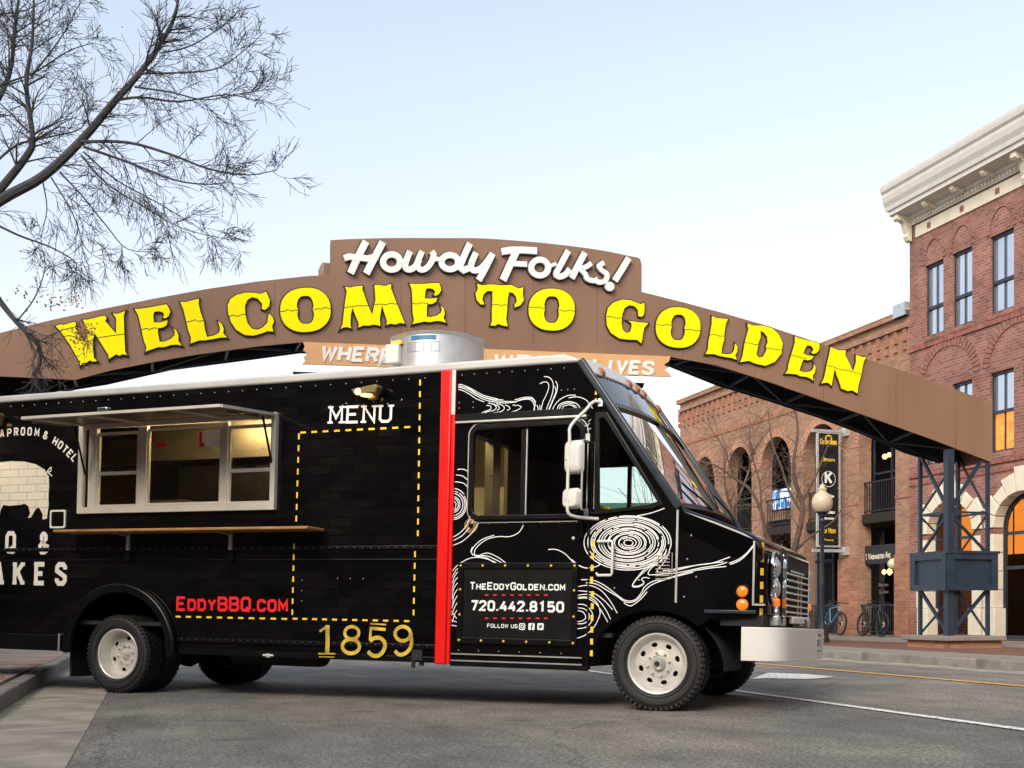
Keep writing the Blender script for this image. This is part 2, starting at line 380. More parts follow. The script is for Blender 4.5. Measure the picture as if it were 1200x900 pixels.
m_brickA = brickmat('brick_tan', (.355,.198,.128), (.245,.128,.08), (.30,.22,.16), bw=.215, bh=.078, gap=.012, var=.12)
m_brickP = brickmat('brick_pier', (.38,.17,.095), (.24,.10,.06), (.27,.19,.15), bw=.215, bh=.078, gap=.012, var=.15)
m_cream = mat('cream_stone', (.66,.60,.47), .8, var=.08, scale=3, bump=.2)
m_cornice = mat('cornice_paint', (.56,.54,.50), .55, var=.06, bump=.08)
m_trimdark = mat('window_trim', (.018,.03,.045), .4)
m_glassR = mat('reflective_glass', (.66,.72,.78), .03, metal=.9, var=.1, scale=.6, rvar=.02, bump=.03, bscale=2.5)
m_glassD = mat('dark_glass', (.03,.03,.033), .04, var=.3, rvar=.02, spec=.9, bump=.05, bscale=2)
m_interior = mat('dark_interior', (.018,.012,.010), .9)
m_warm = mat('lit_bulb', (1,.75,.4), .5, emit=(1.0,.50,.12), es=1.3)
m_amberglow = mat('amber_interior_glow', (.3,.12,.03), .5, var=.9, scale=1.4, emit=(1.0,.34,.05), es=.42)  # amber light of the shops put into the surface as a glow
m_bark = mat('bark', (.040,.038,.040), .9, var=.4, scale=8, bump=.6, bscale=30)
m_barkd = mat('bark_brown', (.11,.075,.055), .9, var=.35, scale=8, bump=.5, bscale=30)
m_leaf = mat('dry_leaf', (.30,.16,.05), .7, var=.4)
m_globe = mat('lamp_globe', (.60,.50,.34), .35, var=.05)
# ---------------------------------------------------------------- a small stroke alphabet (grid 4 wide, 6 high; '*' closes a stroke)
_c = .9
GL = {
'A': [[(0,0),(1.6,6),(2.4,6),(4,0)],[(.7,2),(3.3,2)]], 'B': [[(0,0),(0,6),(3,6),(3.8,5.2),(3.8,3.9),(3,3.1),(0,3.1)],[(3,3.1),(4,2.2),(4,.8),(3.1,0),(0,0)]],
'C': [[(4,4.3),(4,5),(3.1,6),(.9,6),(0,5),(0,1),(.9,0),(3.1,0),(4,1),(4,1.8)]], 'D': [[(0,0),(0,6),(2.9,6),(4,4.9),(4,1.1),(2.9,0),(0,0)]],
'E': [[(4,6),(0,6),(0,0),(4,0)],[(0,3.05),(3.2,3.05)]], 'F': [[(4,6),(0,6),(0,-.3)],[(0,3),(3.1,3)]],
'G': [[(4,4.4),(4,5),(3.1,6),(.9,6),(0,5),(0,1),(.9,0),(3.1,0),(4,1),(4,2.8),(2.2,2.8)]], 'H': [[(0,-.3),(0,6.3)],[(4,-.3),(4,6.3)],[(0,3),(4,3)]],
'I': [[(2,-.3),(2,6.3)]], 'K': [[(0,-.3),(0,6.3)],[(4,6.2),(.3,2.7)],[(1.4,3.7),(4,-.2)]], 'L': [[(0,6.3),(0,0),(3.8,0)]],
'M': [[(0,-.3),(0,6),(2.2,1.8),(4.4,6),(4.4,-.3)]], 'N': [[(0,-.3),(0,6),(4,0),(4,6.3)]], 'O': [[(.9,0),(3.1,0),(4,1),(4,5),(3.1,6),(.9,6),(0,5),(0,1),'*']],
'P': [[(0,-.3),(0,6),(3.1,6),(4,5.1),(4,3.6),(3.1,2.7),(0,2.7)]], 'Q': [[(.9,0),(3.1,0),(4,1),(4,5),(3.1,6),(.9,6),(0,5),(0,1),'*'],[(2.2,1.6),(3.9,-.7)]],
'R': [[(0,-.3),(0,6),(3.1,6),(4,5.1),(4,3.8),(3.1,2.9),(0,2.9)],[(2.4,2.9),(4,-.3)]],
'S': [[(4,4.4),(4,5.1),(3.1,6),(.9,6),(0,5.1),(0,4),(4,2.1),(4,.9),(3.1,0),(.9,0),(0,.9),(0,1.6)]], 'T': [[(0,6),(4.2,6)],[(2.1,6),(2.1,-.3)]],
'U': [[(0,6.3),(0,1),(.9,0),(3.1,0),(4,1),(4,6.3)]], 'V': [[(0,6.3),(2,0),(4,6.3)]], 'W': [[(0,6.3),(1.2,0),(2.6,5.2),(4,0),(5.2,6.3)]],
'X': [[(0,6.2),(4,-.2)],[(0,-.2),(4,6.2)]], 'Y': [[(0,6.3),(2,3),(4,6.3)],[(2,3),(2,-.3)]], 'Z': [[(0,6),(4,6),(0,0),(4,0)]],
'0': [[(.9,0),(3.1,0),(4,1),(4,5),(3.1,6),(.9,6),(0,5),(0,1),'*']], '1': [[(.6,4.9),(2.2,6),(2.2,-.3)]],
'2': [[(0,4.4),(0,5),(.9,6),(3.1,6),(4,5),(4,3.9),(0,0),(4.1,0)]], '4': [[(4.2,1.7),(0,1.7),(2.7,6.1)],[(3.1,3.6),(3.1,-.3)]],
'5': [[(3.8,6),(.3,6),(.2,3.3),(3.1,3.6),(4,2.7),(4,.9),(3.1,0),(.9,0),(0,.9)]], '7': [[(0,6),(4,6),(1.5,-.3)]],
'8': [[(.9,3.1),(.2,3.9),(.2,5.2),(1,6),(3,6),(3.8,5.2),(3.8,3.9),(3.1,3.1),'*'],[(.9,3.1),(3.1,3.1),(4,2.2),(4,.9),(3.1,0),(.9,0),(0,.9),(0,2.2),'*']],
'9': [[(4,3),(.9,2.9),(0,3.8),(0,5.1),(.9,6),(3.1,6),(4,5.1),(4,.9),(3.1,0),(.9,0),(0,.8)]],
'&': [[(4,2.6),(3.2,.9),(2.4,0),(.9,0),(0,.9),(0,2.1),(3,4.4),(3,5.3),(2.3,6),(1.4,6),(.7,5.3),(.7,4.5),(4.1,0)]],
'.': [[(.2,-.3),(.2,.7)]], '-': [[(.5,3),(3.5,3)]], "'": [[(.2,5),(.2,6.3)]],
}
WID = {'M': 4.4, 'W': 5.2, 'I': 2.6, '.': .4, ' ': 1.6, "'": .4, 'T': 4.2}
ADV0 = {'I': 1.4}
SERIF = {'M': [(0,0),(0,6),(4.4,0),(4.4,6)], 'E': [(0,0),(0,6)], 'N': [(0,0),(0,6),(4,6)], 'U': [(0,6),(4,6)], '1': [(2.2,0)], 'K': [(0,0),(0,6),(4,6),(4,0)],
         'A': [(0,0),(4,0)], 'T': [(2.1,0)], 'I': [(2,0),(2,6)], 'H': [(0,0),(0,6),(4,0),(4,6)], 'R': [(0,0)], 'P': [(0,0)]}
def text_width(s, sx, gap, small=.72):
    w = 0; first = True
    for ch in s:
        k = sx*(small if ch.islower() else 1); g = ch.upper()
        if not first: w += gap*sx
        w += WID.get(g, 4)*k; first = False
    return w
def letter_strokes(ch, x, y, sx, sy, weight, slant=0.0, serif=0.0):
    """strokes (points, width, closed) of one glyph placed with its lower left corner at x,y"""
    o = []
    g = ch.upper(); ex = 2-WID['I']/2 if g == 'I' else 0
    for st in GL.get(g, []):
        cl = st[-1] == '*'; pts = st[:-1] if cl else st
        o.append(([(x+(u-ex)*sx+slant*v*sy, y+v*sy) for u, v in pts], weight, cl))
    if serif:
        for u, v in SERIF.get(g, []):
            yy = y+(v*sy if v else 0)
            o.append(([(x+(u-ex)*sx-serif, yy), (x+(u-ex)*sx+serif, yy)], weight*.75, False))
    return o
def text_line(mb, s, p0, p1, h, weight, fn, small=.72, gap=1.7, slant=0.0, serif=0.0, base=.0012, th=None):
    """write s from p0 to p1 (u,v baseline points) with capital height h"""
    dx, dy = p1[0]-p0[0], p1[1]-p0[1]; W = math.hypot(dx, dy); ux, uy = dx/W, dy/W
    sx = (W-weight)/text_width(s, 1.0, gap, small); x = weight/2
    def f2(u, v, d): return fn(p0[0]+ux*u-uy*v, p0[1]+uy*u+ux*v, d)
    k = 0
    for ch in s:
        sm = small if ch.islower() else 1.0
        hh = (h*sm-weight)/6
        if ch != ' ':
            for pts, w, cl in letter_strokes(ch, x, weight/2, sx*sm, hh, weight*(.85+.15*sm), slant, serif*sm):
                if th: stroke3(mb, pts, w, f2, 0, th+base*(k % 5), cl)
                else: strip(mb, pts, w, f2, cl, base+.0003*(k % 5))
                k += 1
        x += WID.get(ch.upper(), 4)*sx*sm+gap*sx
    return mb
def letters_at(mb, items, h, wd, weight, fn, to_uv, serif=0.0, base=.0012):
    """items: (char, px, py, degrees) with the glyph centre in picture units"""
    k = 0
    for ch, px, py, a in items:
        cx, cy = to_uv(px, py); a = math.radians(a); W_ = WID.get(ch, 4)
        sx = (wd*W_/4-weight)/W_; sy = (h-weight)/6
        for pts, w, cl in letter_strokes(ch, -W_*sx/2, -3*sy, sx, sy, weight, 0, serif):
            P = [(cx+u*math.cos(a)-v*math.sin(a), cy+u*math.sin(a)+v*math.cos(a)) for u, v in pts]
            strip(mb, P, w, fn, cl, base+.0003*(k % 5)); k += 1
    return mb
m_sheetline = mat('sheet_joint', (.13,.07,.045), .7)
# ================================================================ the street
SW = .15                                            # pavement height
RK, LK, FN = 11.8, -1.23, 20.0                      # right kerb, left kerb, right facades (distance across the street)
mb = MB(); mb.add([(-400,-300,0),(400,-300,0),(400,900,0),(-400,900,0)], [(0,1,2,3)])
tag(mb.build('road', m_asphalt, frame=SM), kind='structure')
def row(parent, name, m, a, b_, step, bev, t0=-6.0, t1=60.0):      # equal stones laid end to end, sharing one mesh
    src = MB().box(a, b_).build(name, m, parent, bevel=bev); t = t0; first = True
    while t < t1:
        o = src if first else src.copy()
        if not first: COL.objects.link(o); o.parent = parent
        o.location = (rnd.uniform(-.002,.002), t, rnd.uniform(-.0015,.0015)); first = False; t += step
def gutter(n0, n1, name):
    g = tag(MB().box((n0+.004, -30, -.05), (n1-.004, 110, -.002)).build(name, m_kerb, frame=SM), kind='structure')
    row(g, 'gutter_slab', m_gutter, (n0, .006, -.04), (n1, 3.0, .005), 3.02, 0); return g
gutter(LK, -.45, 'gutter'); gutter(RK-.5, RK, 'gutter')
for n0, n1 in ((LK-.16, LK), (RK, RK+.16)):
    k_ = tag(MB().box((n0+.01, -30, -.05), (n1-.01, 110, SW-.02)).build('kerb', m_kerb, frame=SM), kind='structure')
    row(k_, 'kerb_stone', m_kerb, (n0, 0, -.04), (n1, 2.985, SW), 3.0, .018)
mb = MB(); mb.box((RK+.16, -40, -.05), (RK+1.5, 140, SW-.004)); mb.box((RK+4.6, -40, -.05), (90, 140, SW-.006))
tag(mb.build('pavement', m_concrete, frame=SM), kind='structure')
m_pavbrick = brickmat('pavement_brick', (.19,.09,.065), (.13,.065,.05), (.14,.12,.10), bw=.2, bh=.1, gap=.01, rough=.85, bump=.3)
mb = MB(); mb.box((RK+1.5, -40, -.05), (RK+4.6, 140, SW-.002))
tag(mb.build('pavement', m_pavbrick, frame=SM), kind='structure')
lp = MB(); lp.box((-3.2, -40, -.05), (LK-.16, 17.2, SW-.035))
lpav = tag(lp.build('pavement', m_concrete, frame=SM), kind='structure')
m_pavbrick2 = brickmat('pavement_brick_left', (.34,.25,.20), (.24,.16,.13), (.16,.14,.12), bw=.2, bh=.1, gap=.01, rough=.85, bump=.4)
lp = MB(); lp.box((-60, -40, -.05), (-3.202, 120, SW)); lp.box((-3.2, 17.2, -.05), (LK-.16, 120, SW)); tag(lp.build('pavement', m_pavbrick2, frame=SM), kind='structure')
# left pavement: every paver of the visible corner laid singly
def paver_mesh(m):
    b = MB(); b.prism(rect(-.098,-.048,.098,.048,.01,1), 'z', 0, .034); o = b.build('brick', m, lpav); o['t'] = 1
    del o['t']; return o
protos = [paver_mesh(m_paver), paver_mesh(m_paver2)]
cnt = 0
vis = []
for i in range(15):
    for j in range(46):
        n = LK-.27-i*.102; t = 7.6+(j+.5*(i % 2))*.203
        p = SM @ Vector((n, t, SW))
        px = CX+F*p.x/p.y; py = CY-F*(p.z-EYE)/p.y
        if -40 < px < 130 and py < 930: vis.append((n, t))
vis.sort(key=lambda q: q[1])
for k, (n, t) in enumerate(vis[:290]):
    src = protos[0] if rnd.random() < .45 else protos[1]
    o = src if not src.get('_u') and k < 0 else src.copy()
    if o is not src: COL.objects.link(o)
    o.parent = lpav; o.location = (n, t, SW-.035+rnd.uniform(-.002, .002)); o.rotation_euler = (rnd.uniform(-.01,.01), rnd.uniform(-.01,.01), PI/2+rnd.uniform(-.02,.02))
for s_ in protos: bpy.data.objects.remove(s_)
# painted lines and the turn arrow
def marking(polys, name, m):
    b = MB()
    for P in polys: b.add([(n, t, .0085) for n, t in P], [tuple(range(len(P)))])
    return tag(b.build(name, m, frame=SM, recalc=False), kind='structure')
marking([[(5.92,2.0),(6.04,2.0),(6.04,60),(5.92,60)]], 'white_line', m_line_w)
marking([[(9.38,3),(9.55,3),(9.55,90),(9.38,90)]], 'yellow_line', m_line_y)
A = [gp(*q) for q in ((880,796.5),(900,789),(945,790.5),(978,794),(948,796.5),(900,795.5))]
marking([A], 'turn_arrow', m_line_w)

# ---------------------------------------------------------------- the arch sign over the street
T0, T1 = 19.2, 20.15                                # front and rear face
top_px = [(0,390),(60,375),(120,362),(180,350),(240,339),(300,330),(360,323.5),(387,322)]
top_px2 = [(752,342),(800,354),(850,367.5),(900,382),(960,402),(1020,422),(1080,442),(1163,472)]
bot_px = [(88,445),(130,434),(175,425),(230,415.5),(300,406),(353,401)]
bot_px2 = [(785,418),(840,428),(900,447),(960,468),(1020,489),(1090,514),(1163,542)]
up_px = [(0,485),(50,466),(90,456.5),(125,451),(200,434),(300,421),(352,414)]
up_px2 = [(785,430),(840,452),(900,470),(960,490),(1010,509),(1060,531),(1100,543)]
TOPL = [(-13.0,-1.2),(-9,1.2),(-5.2,3.6)]
topl = [sp(*q) for q in top_px]; topr = [sp(*q) for q in top_px2]; botl = [sp(*q) for q in bot_px]; botr = [sp(*q) for q in bot_px2]
# the hidden left end mirrors the right end about the crown
cen = 5.3
mir = lambda P, lim: [(2*cen-n, z-.12) for n, z in P[::-1] if 2*cen-n < lim]
topL = mir(topr, topl[0][0]-.4)+topl
botL = [(2*cen-n, z-.1) for n, z in botr[::-1] if 2*cen-n < botl[0][0]-.4]+botl
blk = smoothline([sp(*q) for q in ((387,300),(387,288),(388,283),(393,281),(450,279),(520,279),(570,279.5),(640,285),(700,292.5),(738,300),(748,302),(751,306),(752,312))], 3)
outer = topL+blk+topr+botr[::-1]+botL[::-1]
arch = thing('arch_sign', 'tall brown steel arch over the street with yellow lettering and a white script greeting', 'sign', (cen, T0, 0), SM)
vf = shape([cw(outer)], .03); v_, f_ = on_y(vf, T0+.015); MB().add(v_, f_).build('front_panel', m_brown, arch)
topB = [(n-.1, z+.02) for n, z in topl]
upl = [sp(*q, T1) for q in up_px]; upr = [sp(*q, T1) for q in up_px2]
upL = [(2*cen-n, z-.1) for n, z in upr[::-1] if 2*cen-n < upl[0][0]-.3]+upl
outerB = topL+[(3.0,6.4),(5.2,6.6),(7.8,6.5)]+topr+[(15.5,3.9)]+upr[::-1]+upL[::-1]
vf = shape([cw(outerB)], .03); v_, f_ = on_y(vf, T1); MB().add(v_, f_).build('rear_panel', m_darksteel, arch)  # shade on the inner face is put into its dark colour
# top cap sheet between the two faces, end caps, small flood-light box on the left shoulder
def skin(P, name, m, dz=0):
    b = MB(); n = len(P)
    for i in range(n-1):
        (a0, z0), (a1, z1) = P[i], P[i+1]
        b.add([(a0,T0+.03,z0+dz),(a1,T0+.03,z1+dz),(a1,T1-.02,z1+dz),(a0,T1-.02,z0+dz)], [(0,1,2,3)])
    return b.build(name, m, arch)
skin(topL, 'top_cap', m_brown, -.02); skin(topr, 'top_cap', m_brown, -.02)
b = MB(); b.box((15.49,T0+.03,3.75), (15.503,T1-.02,4.88)); b.build('end_cap', m_brown, arch)
n0, z0 = sp(378,322); n1, z1 = sp(387,305)
b = MB(); b.box((n0,T0+.12,z0-.1),(n1+.15,T0+.55,z1)); b.build('junction_box', m_brown, arch, bevel=.03)
# truss inside the arch
b = MB()
def pick(P, n):
    for i in range(len(P)-1):
        if P[i][0] <= n <= P[i+1][0]:
            k = (n-P[i][0])/(P[i+1][0]-P[i][0]); return P[i][1]*(1-k)+P[i+1][1]*k
    return P[0][1] if n < P[0][0] else P[-1][1]
low = botL+[(2.4+.3,5.2),(8.6,5.25)]+botr
lowB = upL+[(3.2,5.32),(8.5,5.3)]+upr
n = -4.6; k = 0
while n < 14.6:
    za, zb = pick(low, n)+.06, pick(lowB, n)+.05; n2 = n+1.15; za2, zb2 = pick(low, n2)+.06, pick(lowB, n2)+.05
    tb_ = lambda p, q, w: MB().bar(p, q, w).build('truss_bar', m_steel, arch)
    tb_((n,T0+.06,za),(n,T1-.05,zb),.045)
    if k % 2: tb_((n,T0+.06,za),(n2,T1-.05,zb2),.035)
    else: tb_((n,T1-.05,zb),(n2,T0+.06,za2),.035)
    tb_((n,T1-.06,zb),(n,T1-.06,zb+.75),.04); tb_((n,T1-.06,zb),(n2,T1-.06,zb2+.72),.035)
    tb_((n,T0+.07,za),(n2,T0+.07,za2),.05); tb_((n,T1-.07,zb),(n2,T1-.07,zb2),.05)
    n = n2; k += 1
# tan board under the crown with torn-looking cut ends, its twin on the rear
def board(t, dx, name, m):
    l = [(355,401),(357,406),(355,411),(360,414.5),(356,419),(358,423),(354,427)]
    r = [(786,442),(784,438),(778,434),(783,431),(777,428),(783,424),(785,418)]
    P = [sp(x+0, y, T0-.02) for x, y in l]+[sp(x, y, T0-.02) for x, y in r]
    P = [(u+dx, v) for u, v in P]
    vf = shape([cw(P)], .04); v_, f_ = on_y(vf, t); return MB().add(v_, f_).build(name, m, arch)
tb = board(T0-.03, 0, 'slogan_board', m_tan)
b2 = board(T1+.05, -.05, 'rear_board', m_darksteel); b2.location.z -= .28
fs = lambda t: (lambda u, v, d: (u, t-d, v))
def slog(s, x0, x1, y0, y1, h):
    b = MB(); text_line(b, s, sp(x0, y0, T0-.05), sp(x1, y1, T0-.05), h, .056, fs(T0-.05), gap=2.1, slant=.22, th=.012)
    b.build('slogan_lettering', m_lwhite, tb)
slog('WHERE', 375,459,422.6,426.0,.25); slog('THE', 482,536,427.2,429.5,.25); slog('WEST', 577,665,431.6,435.6,.25); slog('LIVES', 693,765,437.0,440.0,.25)

# western letters traced from the photograph; each letter a part, its black return and crack line sub-parts
def zt(sc, ox, oy): return lambda q: (q[0]/sc+ox, q[1]/sc+oy)
zA = zt(4, 0, 320); zB = zt(3, 0, 280); zC = zt(5, 290, 270); zD = zt(4.2857, 500, 270); zE = zt(3.636, 700, 330)
gW = [(262,252),(280,245),(300,246),(335,236),(352,232),(358,240),(353,262),(398,330),(408,300),(398,240),(390,222),(410,222),(440,215),(470,207),(492,203),(500,215),(493,228),(545,288),(545,215),(530,193),(548,195),(565,190),(586,182),(580,205),(583,290),(587,370),(595,387),(575,383),(560,390),(545,383),(530,393),(512,405),(508,385),(445,285),(435,318),(440,400),(455,415),(438,418),(420,412),(405,425),(390,423),(377,436),(372,415),(330,340),(285,275)]
gE = [(632,172),(650,172),(700,165),(740,157),(780,150),(790,165),(798,185),(790,205),(775,215),(765,212),(770,197),(762,187),(745,182),(722,185),(718,205),(722,235),(750,235),(785,225),(782,245),(765,258),(740,262),(740,280),(748,325),(770,325),(800,312),(818,295),(820,280),(812,263),(828,275),(837,298),(835,320),(851,342),(825,338),(800,340),(770,350),(740,350),(720,358),(705,362),(683,371),(687,350),(675,320),(668,290),(658,240),(648,200)]
gL = [(845,138),(865,140),(885,136),(905,130),(932,124),(930,145),(940,190),(955,230),(960,270),(970,303),(1000,297),(1022,286),(1030,272),(1030,255),(1022,230),(1038,240),(1048,265),(1045,285),(1062,305),(1035,305),(1000,312),(960,318),(935,318),(915,325),(893,333),(895,305),(882,270),(872,225),(860,175)]
gC = [(800,235),(810,213),(830,200),(860,192),(890,192),(915,196),(935,188),(940,200),(948,220),(945,240),(930,252),(920,248),(921,230),(905,212),(885,207),(868,218),(860,240),(862,270),(870,300),(885,318),(905,322),(925,312),(940,295),(942,275),(945,265),(958,278),(962,292),(955,310),(960,328),(940,326),(920,334),(890,342),(860,340),(830,322),(812,295),(802,265)]
gM = [(570,335),(600,340),(630,332),(672,330),(670,350),(702,440),(728,500),(748,410),(742,325),(770,325),(800,330),(838,318),(838,345),(870,430),(905,515),(918,550),(890,545),(865,555),(835,550),(812,558),(815,535),(785,440),(772,520),(775,563),(740,555),(705,562),(680,560),(648,572),(650,550),(612,455),(603,500),(600,555),(605,577),(580,570),(560,572),(543,581),(555,555),(567,450),(580,360)]
gT = [(250,272),(275,280),(320,275),(370,280),(420,278),(455,295),(482,290),(478,320),(483,355),(465,380),(440,390),(438,375),(450,360),(445,335),(430,318),(410,313),(403,350),(400,400),(395,450),(402,485),(375,480),(355,472),(340,482),(318,480),(325,460),(325,400),(328,350),(327,308),(300,308),(282,325),(275,350),(285,375),(268,375),(250,355),(243,320),(255,295)]
gG = [(35,150),(42,115),(65,92),(100,80),(135,82),(160,92),(180,100),(195,92),(197,115),(193,145),(182,153),(172,150),(170,125),(155,108),(132,103),(112,115),(102,140),(98,180),(105,210),(120,222),(138,215),(143,195),(142,180),(128,170),(165,175),(195,178),(212,180),(195,200),(190,225),(187,248),(182,265),(165,250),(130,250),(90,245),(55,222),(38,190)]
gD = [(635,182),(660,190),(700,190),(740,202),(768,228),(784,265),(778,310),(750,345),(710,361),(670,352),(640,340),(605,345),(615,320),(625,260),(640,205)]
gDi = [(690,212),(705,220),(720,240),(722,262),(714,280),(718,292),(702,322),(682,326),(672,312),(678,285),(682,262),(690,240)]
gN = [(990,282),(1020,295),(1052,295),(1050,315),(1068,352),(1085,388),(1098,345),(1098,315),(1125,325),(1140,322),(1128,345),(1118,400),(1105,450),(1102,478),(1080,465),(1060,468),(1035,458),(1030,440),(1015,400),(1006,370),(997,415),(992,445),(975,432),(950,435),(962,415),(975,350),(985,310)]
def afft(src, dst):
    (x0,y0),(x1,y1),(x2,y2) = src; d = (x1-x0)*(y2-y0)-(x2-x0)*(y1-y0)
    def f(q):
        a = ((q[0]-x0)*(y2-y0)-(x2-x0)*(q[1]-y0))/d; b = ((x1-x0)*(q[1]-y0)-(q[0]-x0)*(y1-y0))/d
        return tuple(dst[0][i]+a*(dst[1][i]-dst[0][i])+b*(dst[2][i]-dst[0][i]) for i in (0, 1))
    return f
def oh(cx, cy, rx, ry, rot):      # western O: fat ring, waist notched
    out_ = ell(cx, cy, rx, ry, 36, pw=.88, rot=rot); inn = []
    for k in range(28):
        a = 2*PI*k/28; c, s_ = math.cos(a), math.sin(a); x = rx*.345*math.copysign(abs(c)**.7, c); y = ry*.64*math.copysign(abs(s_)**.8, s_)
        if abs(s_) < .15: x *= .86
        inn.append((cx+x*math.cos(rot)-y*math.sin(rot), cy+x*math.sin(rot)+y*math.cos(rot)))
    return [out_, inn]
eT = afft([(632,172),(795,148),(683,371)], [zC(q) for q in ((948,316),(1135,312),(965,553))])
eG = afft([(632,172),(795,148),(683,371)], [zE(q) for q in ((838,236),(950,268),(797,394))])
lG = afft([(845,138),(893,333),(1062,305)], [zE(q) for q in ((485,150),(458,311),(588,335))])
WEST = [([[zA(q) for q in gW]], [zA(q) for q in ((300,300),(330,296),(400,325),(435,318),(465,306),(520,297),(590,288))]),
 ([[zA(q) for q in gE]], [zA(q) for q in ((655,272),(685,262),(700,268),(720,260),(738,262))]),
 ([[zA(q) for q in gL]], [zA(q) for q in ((868,234),(900,228),(915,222),(930,230),(955,225))]),
 ([[zB(q) for q in gC]], [zB(q) for q in ((803,276),(820,270),(835,275),(848,268),(862,268))]),
 ([[zC(q) for q in L_] for L_ in oh(338,470,147,129,-.06)], [zC(q) for q in ((190,480),(215,478),(235,468),(255,478),(275,470),(294,474))], [zC(q) for q in ((384,470),(410,462),(430,466),(450,456),(484,462))]),
 ([[zC(q) for q in gM]], [zC(q) for q in ((562,456),(600,452),(640,446),(705,446))], [zC(q) for q in ((740,438),(780,436),(810,440),(830,432),(872,436))]),
 ([[eT(q) for q in gE]], [zC(q) for q in ((960,432),(990,436),(1010,428),(1055,432))]),
 ([[zD(q) for q in gT]], [zD(q) for q in ((323,378),(350,374),(370,382),(385,376),(402,382))]),
 ([[zD(q) for q in L_] for L_ in oh(624,401,115,105,.04)], [zD(q) for q in ((508,388),(540,392),(560,388),(590,398))], [zD(q) for q in ((658,402),(690,410),(710,404),(738,410))]),
 ([[zE(q) for q in gG]], [zE(q) for q in ((35,152),(60,153),(75,158),(102,158))]),
 ([[zE(q) for q in L_] for L_ in oh(340,198,94,86,.08)], [zE(q) for q in ((247,184),(275,190),(295,184),(314,193))], [zE(q) for q in ((366,208),(395,206),(410,212),(434,212))]),
 ([[lG(q) for q in gL]], [zE(q) for q in ((470,230),(500,228),(515,235),(537,234))]),
 ([[zE(q) for q in gD], [zE(q) for q in gDi]], [zE(q) for q in ((622,262),(650,265),(665,272),(683,268))], [zE(q) for q in ((716,284),(740,288),(755,292),(782,294))]),
 ([[eG(q) for q in gE]], [zE(q) for q in ((820,318),(845,320),(860,326),(885,330))]),
 ([[zE(q) for q in gN]], [zE(q) for q in ((973,360),(1000,366),(1030,378),(1060,380),(1120,398))])]
for item in WEST:
    loops = [[sp(*q) for q in lp_] for lp_ in item[0]]
    loops = [cw(lp_, i == 0) for i, lp_ in enumerate(loops)]
    v_, f_ = on_y(shape(loops, .02), T0-.04); yl = MB().add(v_, f_).build('letter', m_yellow, arch)
    v_, f_ = on_y(shape(loops, .028, offset=.020), T0-.015); MB().add(v_, f_).build('letter_return', m_lblack, yl)
    b = MB()
    for cr in item[1:]:
        strip(b, [sp(*q) for q in cr], .011, fs(T0-.0505), False, .002)
    b.build('crack_line', m_lblack, yl)
# the script greeting: joined brush strokes
def scr(tr, P, w): return ([sp(*tr(q)) for q in P], w)
SCRIPT = [
 ('letter', [scr(zC, [(690,72),(660,130),(628,195),(600,258)], .115), scr(zC, [(788,76),(757,135),(722,200),(692,260)], .115), scr(zC, [(563,170),(590,160),(640,166),(700,172),(758,160)], .10)]),
 ('letter', [scr(zC, ell(840,192,50,45,20), .10)+(True,)]),
 ('letter', [scr(zC, smoothline([(948,130),(923,190),(922,226),(946,236),(978,218),(1002,178)],3), .10), scr(zC, smoothline([(1018,130),(994,188),(996,226),(1020,238),(1052,220),(1078,180),(1086,150),(1074,130)],3), .095), scr(zC, [(880,192),(905,190),(930,180)], .06)]),
 ('letter', [scr(zD, ell(112,165,42,36,20), .10)+(True,), scr(zD, [(212,72),(185,130),(160,190),(180,206),(205,195)], .105), scr(zD, [(38,150),(60,150),(75,150)], .07)]),
 ('letter', [scr(zD, smoothline([(243,118),(222,165),(220,200),(250,205),(285,178),(322,128)],3), .10), scr(zD, [(326,122),(290,195),(256,256)], .105)]),
 ('letter', [scr(zD, [(372,112),(420,104),(480,104),(548,108)], .115), scr(zD, [(444,112),(412,180),(378,256)], .12), scr(zD, [(425,172),(460,174),(498,176)], .09)]),
 ('letter', [scr(zD, ell(562,192,43,40,20), .10)+(True,)]),
 ('letter', [scr(zD, smoothline([(705,108),(672,170),(645,222),(662,238),(692,225),(712,200)],3), .10), scr(zD, [(600,188),(625,180),(645,172)], .06)]),
 ('letter', [scr(zD, [(788,118),(755,180),(722,246)], .105), scr(zD, smoothline([(820,170),(795,188),(768,200),(790,225),(800,248),(830,258),(852,248)],3), .085)]),
 ('letter', [scr(zD, smoothline([(884,168),(860,182),(872,205),(898,225),(893,255),(862,266),(836,255)],3), .085)]),
 ('letter', [scr(zD, [(1008,145),(975,200),(938,258)], .105), (([sp(*zD(q)) for q in ell(912,287,11,11,12)]), .085, True)]),
]
for nm, sts in SCRIPT:
    b = MB(); k = 0; c = MB()
    for st in sts:
        cl = len(st) > 2
        stroke3(b, st[0], st[1], fs(T0), .03, .075+.002*k, cl); stroke3(c, st[0], st[1]+.04, fs(T0), .0, .028+.002*k, cl); k += 1
    o = b.build(nm, m_lwhite, arch); c.build('letter_return', m_lblack, o)

for px in (60,150,232,322,470,545,625,700,800,885,965,1050,1120):      # sheet joints of the sign face
    n_ = sp(px, 400)[0]; zt1 = pick(topL+topr, n_) if not (2.8 < n_ < 8.1) else 6.7; zb1 = max(pick(low, n_), 5.42 if 2.8 < n_ < 8.6 else 0)
    b = MB(); b.box((n_-.004,T0-.0025,zb1+.01),(n_+.004,T0+.001,zt1-.03)); b.build('sheet_joint', m_sheetline, arch)
